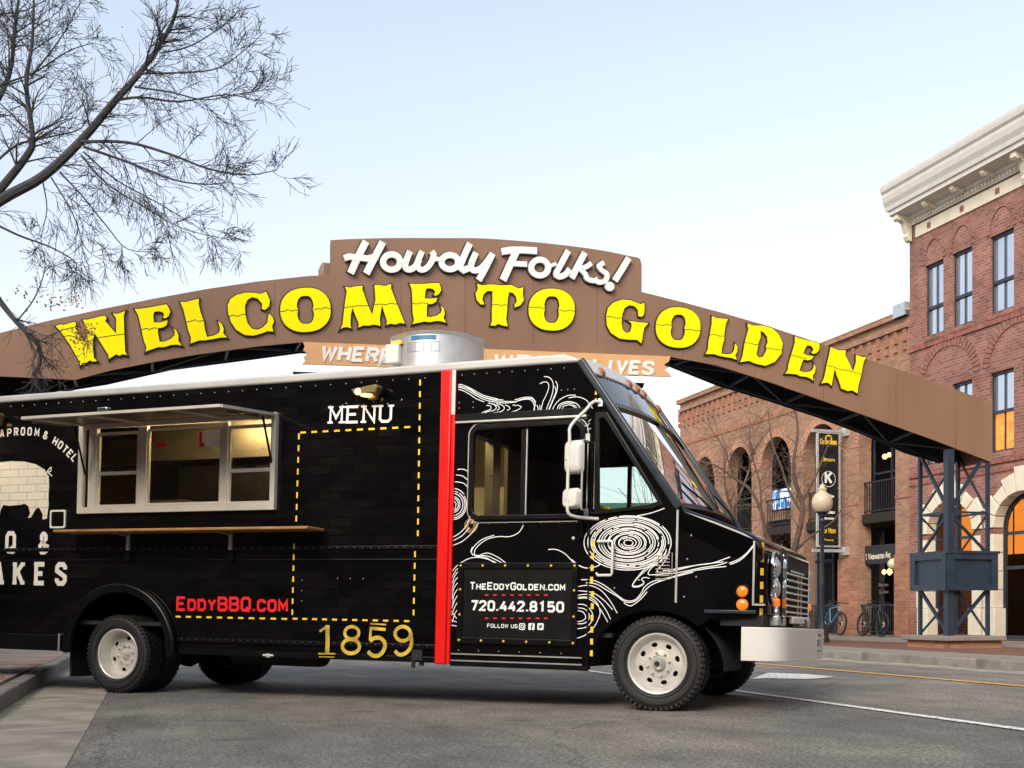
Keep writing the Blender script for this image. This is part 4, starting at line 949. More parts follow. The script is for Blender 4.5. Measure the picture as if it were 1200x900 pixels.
# bicycles at the railing
m_tyre = mat('bike_tyre', (.015,.015,.016), .7)
def bicycle(n, t, label, mframe, sgn, lean=.12):
    M = SM @ Matrix.Translation((n, t, SW)) @ Matrix.Rotation(PI/2+.1*sgn, 4, 'Z') @ Matrix.Rotation(lean, 4, 'X')
    w = bpy.data.objects.new('bicycle', None); COL.objects.link(w); w.matrix_world = M; OFF[w.name] = (0,0,0); tag(w, label, 'bicycle')
    s = sgn; R = .35; A = (-.55*s,0,R); B_ = (.55*s,0,R)
    for c in (A, B_):
        wh = MB().lathe([(R-.045,-.02),(R-.01,-.028),(R,0),(R-.01,.028),(R-.045,.02)], c, (0,1,0), 30, closed=True).build('wheel', m_tyre, w, smooth=True)
        b = MB().lathe([(R-.055,-.01),(R-.045,-.012),(R-.045,.012),(R-.055,.01)], c, (0,1,0), 30, closed=True)
        for k in range(14):
            a = 2*PI*k/14; b.bar(c, (c[0]+(R-.05)*math.cos(a), 0, c[2]+(R-.05)*math.sin(a)), .004)
        b.lathe([(.001,-.05),(.03,-.05),(.03,.05),(.001,.05)], c, (0,1,0), 10); b.build('rim', m_darksteel, wh)
        MB().lathe([(.001,-.025),(.08,-.025),(.08,-.02),(.001,-.02)], c, (0,1,0), 16).build('brake_disc', m_cream, wh)
    bb = (-.12*s,0,.33); st = (-.26*s,0,.80); hd = (.30*s,0,.86); h2 = (.35*s,0,.72)
    b = MB(); b.tube([bb, st], .018); b.tube([st, hd], .02); b.tube([bb, h2], .026); b.tube([hd, h2], .024)
    for y in (-.04, .04): b.tube([(bb[0],y,bb[2]), (A[0],y,A[2])], .011); b.tube([(st[0],y,st[2]-.1), (A[0],y,A[2])], .010)
    b.build('frame', mframe, w, smooth=True)
    b = MB()
    for y in (-.06, .06): b.tube([(h2[0],y,h2[2]), (B_[0],y,B_[2])], .017)
    b.tube([(h2[0],-.06,h2[2]),(h2[0],.06,h2[2])], .017); b.build('fork', m_darksteel, w, smooth=True)
    b = MB(); b.tube([hd, (hd[0]-.02*s,0,.98)], .016); b.tube([(hd[0]-.06*s,-.34,1.0),(hd[0],-.1,.98),(hd[0],.1,.98),(hd[0]-.06*s,.34,1.0)], .013); b.build('handlebar', m_darksteel, w, smooth=True)
    b = MB(); b.tube([st, (st[0]-.04*s,0,.93)], .014); b.prism([(-.14,-.02),(-.14,.02),(-.1,.07),(0,.06),(.14,.015),(.14,-.015),(0,-.06),(-.1,-.07)], 'z', .93, .97, Matrix.Translation((st[0]-.03*s,0,0))); b.build('saddle', m_darksteel, w, bevel=.01)
    b = MB(); b.lathe([(.001,.045),(.09,.045),(.09,.05),(.001,.05)], bb, (0,1,0), 16); b.bar((bb[0],.06,bb[2]),(bb[0]+.12*s,.06,bb[2]-.12),.02); b.bar((bb[0],-.06,bb[2]),(bb[0]-.12*s,-.06,bb[2]+.12),.02); b.box((bb[0]+.08*s,.06,bb[2]-.14),(bb[0]+.18*s,.14,bb[2]-.12)); b.build('crank', m_darksteel, w)
def on_pav(px, py): return gp(px, py, SW)
m_blue = mat('bike_blue', (.05,.19,.33), .35)
nb_, tb_ = fp(978, 744, FN-.55)[0], 0
bicycle(FN-.6, fp(977, 740, FN-.6)[0]+.15, 'light blue mountain bicycle at the railing just right of the lamp post', m_blue, -1)
bicycle(FN-.6, fp(1021, 740, FN-.6)[0], 'black mountain bicycle parked against the railing before the doorway', m_darksteel, -1)

# ---------------------------------------------------------------- trees
def grow(mbs, p, d, L, r, depth, R, spread, down, nseg=5, leafpts=None, sides=(5,4,3,3), minr=.003):
    """one branch with forks; p start, d direction"""
    pts = [p.copy()]; rs = [r]; q = p.copy(); dd = d.normalized()
    for i in range(nseg):
        dd = (dd+Vector((R.gauss(0,.10), R.gauss(0,.10), R.gauss(0,.10)-down*.06))).normalized()
        q = q+dd*(L/nseg); pts.append(q.copy()); rs.append(max(minr, r*(1-.75*(i+1)/nseg)))
    mbs.tube(pts, rs, sides[min(depth, 3)], cap=False)
    if leafpts is not None and R.random() < .05: leafpts.append(q.copy())
    if depth >= 3: return
    n = (0, 5, 6, 6)[3-depth] if depth else 6
    n = {0: 7, 1: 5, 2: 3}[depth]
    for k in range(n):
        f = R.uniform(.18, 1.0); i = min(nseg-1, int(f*nseg)); a = pts[i].lerp(pts[i+1], f*nseg-i)
        ax = (pts[i+1]-pts[i]).normalized(); s_ = ax.cross(Vector((R.gauss(0,1), R.gauss(0,1), R.gauss(0,1)))).normalized()
        nd = (ax*.8+s_*spread*R.uniform(.45,1.0)).normalized()
        grow(mbs, a, nd, L*R.uniform(.5,.85), max(minr, rs[i]*.55), depth+1, R, spread, down, max(3, nseg-1), leafpts)
def limb(mbs, pts, r0, r1, R, dens, tw, spread=.8, down=.3, leafpts=None, side=8, start=0.0, dep=1):
    P = smoothline([tuple(p) for p in pts], 4); n = len(P); mbs.tube(P, [r0+(r1-r0)*(i/(n-1)) for i in range(n)], side, cap=True)
    tot = sum((Vector(P[i+1])-Vector(P[i])).length for i in range(n-1)); k = int(tot*dens)
    for _ in range(k):
        f = R.uniform(start, 1)**.85*(n-1); i = min(n-2, int(f)); a = Vector(P[i]).lerp(Vector(P[i+1]), f-i)
        ax = (Vector(P[i+1])-Vector(P[i])).normalized(); s_ = ax.cross(Vector((R.gauss(0,1), R.gauss(0,1), R.gauss(0,1)))).normalized()
        rr = r0+(r1-r0)*(f/(n-1)); grow(mbs, a, (ax*.7+s_*spread).normalized(), tw*R.uniform(.5,1.2)*(1-.35*f/(n-1)), min(.014, rr*.5), dep, R, spread, down, 5, leafpts)
R = random.Random(11)
YT = 14.6
w_ = thing('bare_tree', 'large bare winter tree reaching into the frame above the left end of the truck', 'tree', tuple(wp(-150, 790, YT).xy)+(SW,))
P_ = lambda L_, dy=0.0: [wp(x, y, YT+dy+(0 if len(q) == 0 else q[0])) for x, y, *q in L_]
b = MB(); tr = [wp(-150, 781, YT), wp(-148, 600, YT), wp(-140, 440, YT), wp(-120, 340, YT)]
b.tube(smoothline([tuple(q) for q in tr], 4), [.26-.11*i/12 for i in range(13)], 14); b.build('trunk', m_bark, w_, smooth=True)
leafp = []
def tlimb(L_, r0, r1, dens, tw, dy=0.0, down=.3, spread=.8, start=0.0, dep=1, lp=None, m=None):
    b = MB(); limb(b, P_(L_, dy), r0, r1, R, dens*.92, tw*1.2, spread, down, lp if lp is not None else leafp, start=start, dep=dep); return b.build('limb', m or m_bark, w_, smooth=True)
tlimb([(-120,345),(-70,285),(0,235),(50,207),(95,165),(135,118),(165,84),(190,48),(205,18),(212,-25)], .085, .012, 4.5, .55, start=.3)
tlimb([(-130,380),(-60,290),(0,222),(33,180),(38,160),(31,100),(38,45),(40,-20)], .07, .012, 6, .6, .25, start=.3)
tlimb([(-10,195),(20,170),(60,160),(95,150),(110,120)], .018, .004, 8, .42, .3)
tlimb([(-40,120),(0,100),(40,85),(80,60),(110,50)], .018, .004, 8, .42, .5)
tlimb([(36,90),(60,60),(80,30),(95,0)], .014, .003, 8, .36, .3)
tlimb([(-60,40),(-20,20),(30,12),(60,-5)], .016, .004, 8, .4, .6)
tlimb([(-125,400),(-60,240),(-20,150),(10,90),(18,30),(25,-30)], .06, .012, 6, .6, .8, start=.3)
tlimb([(95,166),(150,167),(200,181),(245,198),(290,205),(325,199)], .022, .005, 8, .42, -.1)
tlimb([(98,172),(150,190),(205,211),(245,216),(270,213)], .018, .004, 8, .42, -.5)
tlimb([(133,118),(165,114),(210,119),(265,111),(300,118)], .020, .004, 8, .42, .2)
tlimb([(158,102),(200,108),(240,117),(280,110),(320,104)], .013, .003, 8, .36, -.3)
tlimb([(165,86),(215,85),(255,80),(285,60),(312,35)], .014, .003, 8, .38, -.1)
tlimb([(188,62),(220,55),(250,38),(275,18),(282,0)], .011, .003, 8, .32, .3)
tlimb([(195,38),(215,38),(240,32),(262,22)], .009, .003, 8, .3, 0)
tlimb([(70,202),(95,228),(125,265),(150,292),(190,295)], .012, .003, 8, .38, -.4, down=.9)
tlimb([(60,208),(85,250),(100,290),(120,305)], .010, .003, 7, .36, .5, down=.9)
tlimb([(50,212),(55,245),(48,280),(52,300)], .009, .003, 7, .34, .1, down=.9)
tlimb([(95,182),(125,215),(165,240),(215,268),(275,282)], .012, .003, 9, .40, -.7, down=.7)
tlimb([(98,178),(135,210),(180,235),(225,262),(258,285)], .011, .003, 9, .40, .5, down=.7)
tlimb([(-30,250),(20,275),(60,290),(90,310),(75,330)], .016, .004, 7, .4, .4, down=.6)
tlimb([(-60,300),(-20,325),(0,353),(20,378),(45,405),(47,425),(38,440)], .045, .012, 7, .34, -.8, down=.5, start=.35)
tlimb([(20,376),(40,350),(52,318),(50,296),(35,270)], .010, .003, 6, .3, -.8)
tlimb([(42,402),(70,388),(95,383),(108,392)], .008, .003, 5, .22, -.8)
tlimb([(44,410),(60,430),(70,450)], .007, .003, 9, .24, -.8)
b = MB()
for c0, n_, sp_ in (((100,387),70,.08), ((85,352),36,.07), ((78,425),60,.1), ((62,352),24,.06), ((92,400),50,.06), ((30,345),20,.1), ((215,40),8,.2)):
    for _ in range(n_):
        q = wp(c0[0], c0[1], YT-.8)+Vector((R.gauss(0,sp_),R.gauss(0,sp_),R.gauss(0,sp_*.7)))
        u = Vector((R.gauss(0,1),R.gauss(0,1),R.gauss(0,1))).normalized()*.02; v = u.orthogonal().normalized()*.013
        b.add([q-u, q-v, q+u, q+v], [(0,1,2,3)])
for q in leafp[:260]:
    u = Vector((R.gauss(0,1),R.gauss(0,1),R.gauss(0,1))).normalized()*.02; v = u.orthogonal().normalized()*.012; b.add([q-u, q-v, q+u, q+v], [(0,1,2,3)])
tag(b.build('dry_leaves', m_leaf, w_, recalc=False), kind='stuff')
# young street trees in front of the arcade
def young(n, t, label, specs, H_, seed, m=m_barkd):
    R = random.Random(seed); base = SM @ Vector((n, t, SW))
    w = thing('bare_tree', label, 'tree', tuple(base)); OFF[w.name] = tuple(base)
    b = MB(); Y = base.y
    for i, (L_, r0, r1, dens, tw) in enumerate(specs):
        b = MB(); limb(b, [wp(x, y, Y+(q[0] if q else 0)) for x, y, *q in L_], r0, r1, R, dens, tw, .85, .05, None, dep=1); b.build('trunk' if i == 0 else 'limb', m, w, smooth=True)
young(13.9, 25.6, 'bare young street tree behind the truck bonnet with its stems against the arcade',
  [([(925,757),(924,700),(926,665),(938,615),(940,590),(932,565),(930,540),(935,505),(930,470)], .10, .02, 3.0, .8),
   ([(925,680),(912,655),(898,625),(892,600),(880,575),(860,560),(838,545),(815,540)], .07, .012, 3.4, .9),
   ([(939,600),(925,575),(915,545),(905,520),(900,480)], .04, .01, 3.5, .8),
   ([(939,590),(955,560),(965,535),(975,510)], .035, .01, 2.6, .7),
   ([(892,600),(890,565),(880,530),(878,490)], .03, .008, 3.6, .8),
   ([(860,560),(850,530),(835,505),(822,490)], .02, .006, 3.6, .7),
   ([(932,645),(955,625),(975,612),(986,596),(990,580)], .03, .006, .6, .4)], 6, 3)
young(13.9, 31.0, 'slender bare tree farther along the pavement beside the arcade corner',
  [([(868,745),(868,690),(866,640),(858,600),(850,570),(848,530)], .09, .015, 3, 1.0),
   ([(866,640),(845,600),(825,570),(812,540)], .05, .01, 3.4, 1.0),
   ([(858,600),(875,560),(885,525),(905,500)], .045, .01, 3.4, 1.0)], 6, 5)
R = random.Random(4)
def far_tree(px, Y, h, seed, label):
    R = random.Random(seed); b0_ = wp(px, 745, Y); base = Vector((b0_.x, Y, 0)); w = thing('bare_tree', label, 'tree', tuple(base))
    b = MB(); top = base+Vector((0,0,h*.5)); b.tube([base, base+Vector((.1,0,h*.25)), top], [.16,.12,.07], 8); b.build('trunk', m_barkd, w)
    b = MB()
    for k in range(7):
        a = 2*PI*k/7+R.random(); grow(b, base+Vector((0,0,h*R.uniform(.3,.5))), Vector((math.cos(a)*.6, math.sin(a)*.6, 1)), h*.5, .05, 1, R, .8, 0, 5, None, minr=.008)
    b.build('crown', m_barkd, w)
far_tree(788, 60, 9.5, 1, 'distant bare tree in the gap left of the arcade building')
# ================================================================ the food truck
W = 2.40
m_wrap = brickmat('truck_wrap', (.0022,.0022,.0026), (.0052,.0050,.0050), (.0012,.0012,.0012), bw=.255, bh=.085, gap=.008, rough=.10, bump=.05, var=.35, spec=.32, coat=0.0)
m_black = mat('truck_black', (.003,.003,.0035), .06, var=.3, scale=2, rvar=.03, bump=.03, bscale=1.4, spec=.5)
m_black2 = mat('truck_trim_black', (.0035,.0035,.004), .3, var=.3, spec=.25)
m_under = mat('chassis_black', (.010,.010,.010), .8, var=.4)
m_white = mat('truck_white', (.64,.62,.57), .35, var=.05, scale=3)
m_print = mat('cream_print', (.66,.63,.54), .4, var=.05)
m_printw = mat('white_print', (.80,.80,.78), .4, var=.03)
m_red = mat('truck_red', (.72,.012,.010), .25, var=.12, scale=1.5)
m_redp = mat('red_print', (.75,.015,.02), .4, var=.04)
m_yel = mat('stripe_yellow', (.85,.55,.03), .4, var=.05)
m_gold2 = mat('gold_numbers', (.55,.38,.05), .4, var=.45, scale=9)
m_alu = mat('aluminium', (.62,.60,.56), .32, metal=.75, var=.08, rvar=.08)
m_aluw = mat('window_aluminium', (.66,.62,.54), .36, metal=.4, var=.06)
m_roof = mat('roof_white', (.47,.47,.44), .4, metal=.2, var=.08, scale=2)
m_chrome = mat('chrome', (.75,.76,.77), .08, metal=1.0, var=.03, rvar=.03)
m_galv = mat('galvanised_steel', (.60,.60,.58), .38, metal=.7, var=.14, scale=4)
m_inox = mat('stainless', (.50,.46,.40), .3, metal=.8, var=.1)
m_tyre2 = mat('tyre_rubber', (.010,.010,.0105), .65, var=.3, bump=.3, bscale=50)
m_wheel = mat('wheel_white', (.60,.575,.52), .34, metal=.35, var=.16, scale=7, bump=.06)
m_wood = mat('shelf_wood', (.30,.15,.05), .5, var=.35, streak=(1,8,8), scale=5)
m_orange = mat('orange_lens', (.85,.16,.01), .15, var=.08, emit=(1,.2,.02), es=.15)
m_amber = mat('amber_lens', (.36,.14,.05), .2, var=.1)
m_glassT = glassmat('truck_glass', (.86,.90,.88), 1.0)
m_glassK = glassmat('kitchen_glass', (.80,.80,.74), 1.0)
m_glassDk = glassmat('tinted_glass', (.30,.36,.34), 1.1)
m_kitchen = mat('kitchen_wall', (.20,.165,.12), .5, var=.15)
m_gloss_in = mat('fridge_black', (.012,.012,.013), .2, var=.3)
m_lampon = mat('lit_lamp', (1,.8,.5), .5, emit=(1.0,.56,.14), es=1.7)
m_strip = mat('kitchen_light', (1,.9,.7), .5, emit=(1.0,.70,.32), es=12)
TK_ = bpy.data.objects.new('food_truck', None); COL.objects.link(TK_); TK_.matrix_world = TM; OFF[TK_.name] = (0,0,0)
tag(TK_, 'black food truck with red pillar, open serving hatch and white line drawing on the cab', 'food truck')
sd_ = lambda u, v, d: (u, -d, v)                   # lays print on the near side
arc_ = lambda cx, cz, rx, rz, a0, a1, n=16: [(cx+rx*math.cos(math.radians(a0+(a1-a0)*k/n)), cz+rz*math.sin(math.radians(a0+(a1-a0)*k/n))) for k in range(n+1)]
PX_ = -2.05                                        # where box body and cab meet
RWX, RWZ = -5.80, .36
hx0, hx1, hz0, hz1 = -6.37, -3.92, 1.80, 2.735
van = [(-8.75,.345)]+arc_(RWX,RWZ,.70,.665,181,-1,22)+[(PX_,.345),(PX_,3.04),(-8.75,3.04)]
v_, f_ = on_y(shape([cw(van), cw(rect(hx0,hz0,hx1,hz1), False)], .04), .02); bodyn = MB().add(v_, f_).build('body_side', m_wrap, TK_)
dwx0, dwx1, dwz0, dwz1 = -1.80, -.735, 1.68, 2.50
qo = [tp(698.5,484), tp(711,483), tp(777,592), tp(764,596), tp(740,598), tp(697,603)]
cab = [(PX_,.345),(-.64,.335)]+[(x,z) for x,z in arc_(-.06,.36,.58,.50,178,48,14)]+[tp(833,724.5)]+[(.80,.84),(.80,1.455),(.135,1.722),(-.765,3.01),(-.765,3.04),(PX_,3.04)]
v_, f_ = on_y(shape([cw(cab), cw(rect(dwx0,dwz0,dwx1,dwz1,.09), False), cw(qo, False)], .04), .02); cabn = MB().add(v_, f_).build('cab_side', m_black, TK_)
vanf = [(-8.75,.345),(-6.5,.345),(-6.45,.8),(-5.2,.8),(-5.1,.345),(PX_,.345),(PX_,3.04),(-8.75,3.04)]
v_, f_ = on_y(shape([cw(vanf)], .04), W-.02); MB().add(v_, f_).build('body_side', m_wrap, TK_)
cabf = [(PX_,.345),(-.64,.335)]+arc_(-.06,.36,.58,.50,178,48,8)+[(.42,.84),(.80,.84),(.80,1.455),(.135,1.722),(-.765,3.01),(-.765,3.04),(PX_,3.04)]
fh1 = rect(-1.50,1.74,-1.07,2.44); fh2 = rect(-1.03,1.74,-.42,2.44)
v_, f_ = on_y(shape([cw(cabf), cw(fh1, False), cw(fh2, False)], .04), W-.02); MB().add(v_, f_).build('cab_side', m_black, TK_)
b = MB(); b.box((-8.75,.042,.345),(-8.71,W-.042,3.03)); b.build('rear_wall', m_wrap, TK_)
b = MB(); b.prism([(-8.78,3.035),(-.775,3.035),(-.80,3.075),(-.93,3.12),(-8.78,3.11)], 'y', -.022, W+.022); rf = b.build('roof', m_roof, TK_, bevel=.028, seg=3)
b = MB(); b.box((-8.7,.05,.62),(-.45,W-.05,.66)); b.build('floor', m_under, TK_)
b = MB()
for y in (.62, 1.66): b.box((-8.6,y,.44),(.75,y+.12,.60))
for x in (-7.6,-5.0,-3.2,-1.6): b.box((x,.2,.5),(x+.1,W-.2,.6))
b.build('chassis', m_under, TK_)
b = MB(); b.tube([(RWX-.07,.4,.32),(RWX-.07,W-.4,.35)], .07, 10); b.lathe([(.001,-.2),(.14,-.14),(.18,0),(.14,.14),(.001,.2)], (RWX-.07,W/2,.335), (0,1,0), 14); b.build('axle', m_under, TK_); MB().tube([(-.03,.2,.36),(-.03,W-.2,.38)], .055, 8).build('axle', m_under, TK_)
b = MB(); b.lathe([(.001,-.55),(.16,-.55),(.17,-.5),(.17,.5),(.16,.55),(.001,.55)], (-4.35,.75,.40), (1,0,0), 18); b.build('fuel_tank', m_under, TK_, smooth=True)
b = MB(); b.tube([(-4.9,1.3,.40),(-3.9,1.3,.40)], .1, 12); b.tube([(-3.9,1.3,.42),(-1.0,1.2,.45)], .035, 8); b.build('exhaust', m_under, TK_, smooth=True)
# wheel arches: dark liners
for (cx, cz, r0, r1, y0, y1) in ((RWX,RWZ,.70,.665,.045,.95),(-.06,.36,.58,.50,.045,.75)):
    b = MB(); P = arc_(cx,cz,r0+.02,r1+.02,180,0,18); n = len(P)
    for i in range(n-1):
        b.add([(P[i][0],y0,P[i][1]),(P[i+1][0],y0,P[i+1][1]),(P[i+1][0],y1,P[i+1][1]),(P[i][0],y1,P[i][1])], [(0,1,2,3)])
    b.prism(P, 'y', y1, y1+.02); b.build('wheel_well', m_under if cx > -2 else m_black2, TK_)
# trim along the body: rub rails, seams
def railbar(x0, x1, z0, z1, d, name, m, y0=0.0):
    b = MB(); b.box((x0,y0-d,z0),(x1,y0+.001,z1)); return b.build(name, m, TK_, bevel=.004)
railbar(-8.74, PX_-.08, 1.395, 1.432, .012, 'belt_rail', m_black2); railbar(-8.74, PX_-.08, 1.295, 1.306, .008, 'belt_rail', m_black2)
railbar(-5.06, PX_-.08, .472, .515, .03, 'rub_rail', m_black2); railbar(-5.06, PX_-.08, .345, .40, .01, 'rub_rail', m_black2)
railbar(-8.74, -6.56, .33, .50, .05, 'rub_rail', m_black2)
b = MB(); b.box((-6.6,-.052,.335),(-6.575,-.001,.515)); b.build('rail_end', m_alu, TK_)
b = MB(); b.box((PX_-.075,-.045,.335),(PX_+.035,.0,3.045)); b.build('red_pillar', m_red, TK_, bevel=.012)
b = MB(); b.box((PX_+.037,-.03,.34),(PX_+.072,-.001,3.04)); b.build('pillar_trim', m_red, TK_, bevel=.006)
b = MB(); b.box((PX_+.036,-.034,2.63),(PX_+.074,-.0305,3.04)); b.build('pillar_trim', m_white, TK_)
b = MB()
def rivets(P, r=.007, y=0.0):
    for x, z in P: b.lathe([(.001,r*.7),(r*.8,r*.4),(r,0)], (x,y,z), (0,-1,0), 6)
rivets([(-8.6+.17*k, 2.99) for k in range(38)]); rivets([(-1.93+.125*k, 2.995) for k in range(9)])
rivets([(-8.6+.09*k, 1.415) for k in range(72)], .004, -.0125); rivets([(-5.0+.09*k, .50) for k in range(32)], .004, -.0305)
rivets([(-1.80+.17*k, 1.63) for k in range(7)], .009); rivets([(-1.9+.2*k, .47) for k in range(6)], .006)
rivets([(-1.95+.14*k, zz) for k in range(2) for zz in (2.69,2.74)]); rivets([(-.95+.06*k, 2.80) for k in range(3)])
rivets([(-3.15+.15*k, 2.80-.03*(k % 2)) for k in range(5)]+[(.25,1.5),(.22,1.3),(.3,1.15),(.2,.98),(-.2,1.12),(-.42,1.05),(-.05,1.16)], .009)
rivets([(-3.2+.14*k, 1.12) for k in range(3)]+[(-3.6,zz) for zz in (.9,1.0,1.1)], .006)
o = b.build('rivets', m_alu, TK_, smooth=True); o['kind'] = 'stuff'
# rear wheel flare
P0 = arc_(RWX,RWZ,.635,.60,184,-4,26); P1 = arc_(RWX,RWZ,.735,.70,184,-4,26)
b = MB(); b.prism(P0+P1[::-1], 'y', -.075, -.001); b.build('wheel_flare', m_black2, TK_, bevel=.025, seg=3)
b = MB(); b.box((-6.62,.15,.05),(-6.59,.75,.45)); b.build('mud_flap', m_tyre2, TK_)
# ---- wheels
tyre_p = [(.258,.028),(.272,.006),(.30,-.004),(.345,-.010),(.378,-.002),(.398,.016),(.404,.030),(.404,.215),(.398,.229),(.378,.247),(.345,.255),(.30,.249),(.272,.239),(.258,.217)]
def make_wheel(x, y, z, deep, side):      # side +1 near, -1 far (mirrored)
    s_ = side; ax = (0, s_, 0); o = (x, y, z)
    t = MB().lathe(tyre_p, o, ax, 64, closed=True).build('wheel', m_tyre2, TK_, smooth=True)
    b = MB()
    for k in range(52):
        a = 2*PI*k/52
        for j, (h0, h1, da) in enumerate(((.018,.072,0),(.082,.120,.05),(.126,.164,.0),(.174,.228,.05))):
            M = Matrix.Translation(o) @ Matrix.Rotation(a+da, 4, 'Y')
            b.box((-.017, s_*h0 if s_ > 0 else -h1, .400), (.017, s_*h1 if s_ > 0 else -h0, .4125), M)
        M = Matrix.Translation(o) @ Matrix.Rotation(a, 4, 'Y')
        b.box((-.012, min(s_*-.006, s_*.012), .375), (.012, max(s_*-.006, s_*.012), .399), M)
    b.build('tread', m_tyre2, t)
    b = MB()      # raised sidewall rings
    for r in (.292,.352): b.lathe([(r-.004,-.004 if r < .3 else -.0105),(r,-.011 if r < .3 else -.016),(r+.004,-.0045 if r < .3 else -.0095)], o, ax, 48)
    b.build('sidewall_ring', m_tyre2, t, smooth=True)
    dd = .10 if deep else .035
    b = MB().lathe([(.262,.018),(.265,.006),(.258,.000),(.245,.006),(.240,.022),(.234,.03),(.222,.036+dd*.5),(.206,.04+dd)], o, ax, 56)
    b.build('rim', m_wheel, t, smooth=True)
    holes = []
    nh = 8 if not deep else 6
    for k in range(nh):
        a = 2*PI*(k+.35)/nh; holes.append(cw(ell(.166*math.cos(a), .166*math.sin(a), .030, .022, 14, rot=a+PI/2), False))
    vf = shape([cw(ell(0,0,.207,.207,48))]+holes, .012, bevel=.002)
    hd = dd+.045
    vs = [(x+u, y+s_*(hd+w+(.0 if not deep else .02)*0), z+v) for u, v, w in vf[0]]
    MB().add(vs, vf[1]).build('wheel_disc', m_wheel, t)
    MB().lathe([(.001,hd+.05),(.204,hd+.05),(.206,hd+.03)], o, ax, 30).build('brake_drum', m_under, t)
    b = MB(); b.lathe([(.125,-.004),(.118,-.016),(.075,-.020),(.070,-.006)], (x, y+s_*hd, z), ax, 32); b.build('hub_face', m_wheel, t, smooth=True)
    b = MB(); hl = .075 if not deep else .06
    b.lathe([(.001,-hl),(.030,-hl),(.034,-hl+.006),(.046,-hl+.02),(.052,-hl+.03),(.060,-.006),(.066,0)], (x, y+s_*hd, z), ax, 28); b.build('hub', m_wheel if deep else m_galv, t, smooth=True)
    if not deep: MB().disc((x, y+s_*(hd-hl-.001), z), .024, (0,-s_,0), 16).build('hub_cap', m_under, t)
    b = MB()
    for k in range(8):
        a = 2*PI*k/8+.2; c = (x+.098*math.cos(a), y+s_*(hd-.012), z+.098*math.sin(a))
        b.lathe([(.014,0),(.013,-.02),(.007,-.026),(.006,-.036),(.001,-.038)], c, ax, 6)
    b.build('lug_nuts', m_galv, t)['kind'] = 'stuff'
    return t
fwx = -.035
make_wheel(fwx, .03, .405, False, 1)
make_wheel(fwx-.02, W-.05, .452, False, -1)
rx_ = RWX-.07; rz_ = .316       # the frame is nose-down: the rear axle sits lower in it
make_wheel(rx_, .03, rz_, True, 1)
make_wheel(rx_, .33, rz_+.006, True, 1)
make_wheel(rx_, W-.05, rz_+.045, True, -1)
make_wheel(rx_, W-.33, rz_+.04, True, -1)
# ---- serving window
xs = [hx0, -6.27, -6.20, -5.64, -5.53, -4.60, -4.53, -3.98, hx1]
b = MB()
fo = rect(hx0-.02, hz0-.01, hx1+.01, hz1+.01); fi = rect(hx0+.045, hz0+.055, hx1-.045, hz1-.05)
v_, f_ = on_y(shape([fo, cw(fi, False)], .05), -.028); swf = MB().add(v_, f_).build('serving_window', m_aluw, TK_, bevel=.004)
b = MB()
for k in range(9):
    for z in (hz0+.02,): b.lathe([(.001,.004),(.006,.003),(.007,0)], (hx0+.1+k*.28,-.053,z), (0,-1,0), 6)
for z in (2.0,2.2,2.4,2.6): 
    for x in (hx0+.015, hx1-.02): b.lathe([(.001,.004),(.006,.003),(.007,0)], (x,-.053,z), (0,-1,0), 6)
b.build('rivets', m_galv, swf)['kind'] = 'stuff'
for x0, x1 in ((-6.30,-6.19),(-5.645,-5.53),(-4.60,-4.515),(-3.985,-3.945)): MB().box((x0,.0,hz0+.05),(x1,.05,hz1-.045)).build('mullion', m_aluw, swf, bevel=.005)
def hung(x0, x1, zr):
    b = MB(); z0, z1 = 1.875, 2.63
    v_, f_ = on_y(shape([rect(x0,z0-.02,x1,z1+.02), cw(rect(x0+.022,z0+.01,x1-.022,zr-.018), False), cw(rect(x0+.022,zr+.018,x1-.022,z1-.012), False)], .03), .03)
    s_ = b.add(v_, f_).build('sash', m_aluw, swf)
    g = MB(); g.box((x0+.02,.03,zr+.01),(x1-.02,.034,z1)); g.build('pane', m_glassK, swf)
    g = MB(); g.box((x0+.03,.045,zr+.05),(x1-.03,.055,zr+.065)); g.box(((x0+x1)/2-.06,.03,zr+.02),((x0+x1)/2+.06,.05,zr+.04)); g.build('latch_bar', m_black2, swf)
hung(-6.19,-5.645,2.215); hung(-4.515,-3.985,2.195)
b = MB(); v_, f_ = on_y(shape([rect(-5.53,1.865,-4.60,2.66), cw(rect(-5.51,1.89,-4.62,2.64), False)], .03), .03); b.add(v_, f_).build('sash', m_aluw, swf)
b = MB(); b.box((-5.51,.03,1.89),(-4.62,.034,2.64)); b.build('pane', m_glassK, swf)
# hatch door swung up on gas struts
hz = 2.725; ho = 2.655; D_ = .90
def hp(x, k, dz=0): return (x, -.03-(D_-.03)*k, hz+(ho-hz)*k+dz)      # k = 0 hinge .. 1 outer edge
x0, x1 = -6.32, -3.93
b = MB(); b.add([hp(x0,0,.018),hp(x1,0,.018),hp(x1,1,.018),hp(x0,1,.018),hp(x0,0,.012),hp(x1,0,.012),hp(x1,1,.012),hp(x0,1,.012)], [(0,1,2,3),(7,6,5,4),(0,4,5,1),(1,5,6,2),(2,6,7,3),(3,7,4,0)]); hat = b.build('serving_hatch', m_wrap, TK_)
b = MB()
for p, q in ((hp(x0,0),hp(x0,1)),(hp(x1,0),hp(x1,1)),(hp(x0,1),hp(x1,1)),(hp(x0,0),hp(x1,0)),(hp(-5.6,0),hp(-5.6,1)),(hp(-4.55,0),hp(-4.55,1))): b.bar(p, q, .034, .026)
b.build('hatch_frame', m_aluw, hat)
b = MB(); b.add([hp(x0,0,.008),hp(x1,0,.008),hp(x1,1,.008),hp(x0,1,.008)], [(0,1,2,3)]); b.build('hatch_lining', mat('hatch_lining', (.10,.065,.045), .4, metal=.3, var=.2), hat)
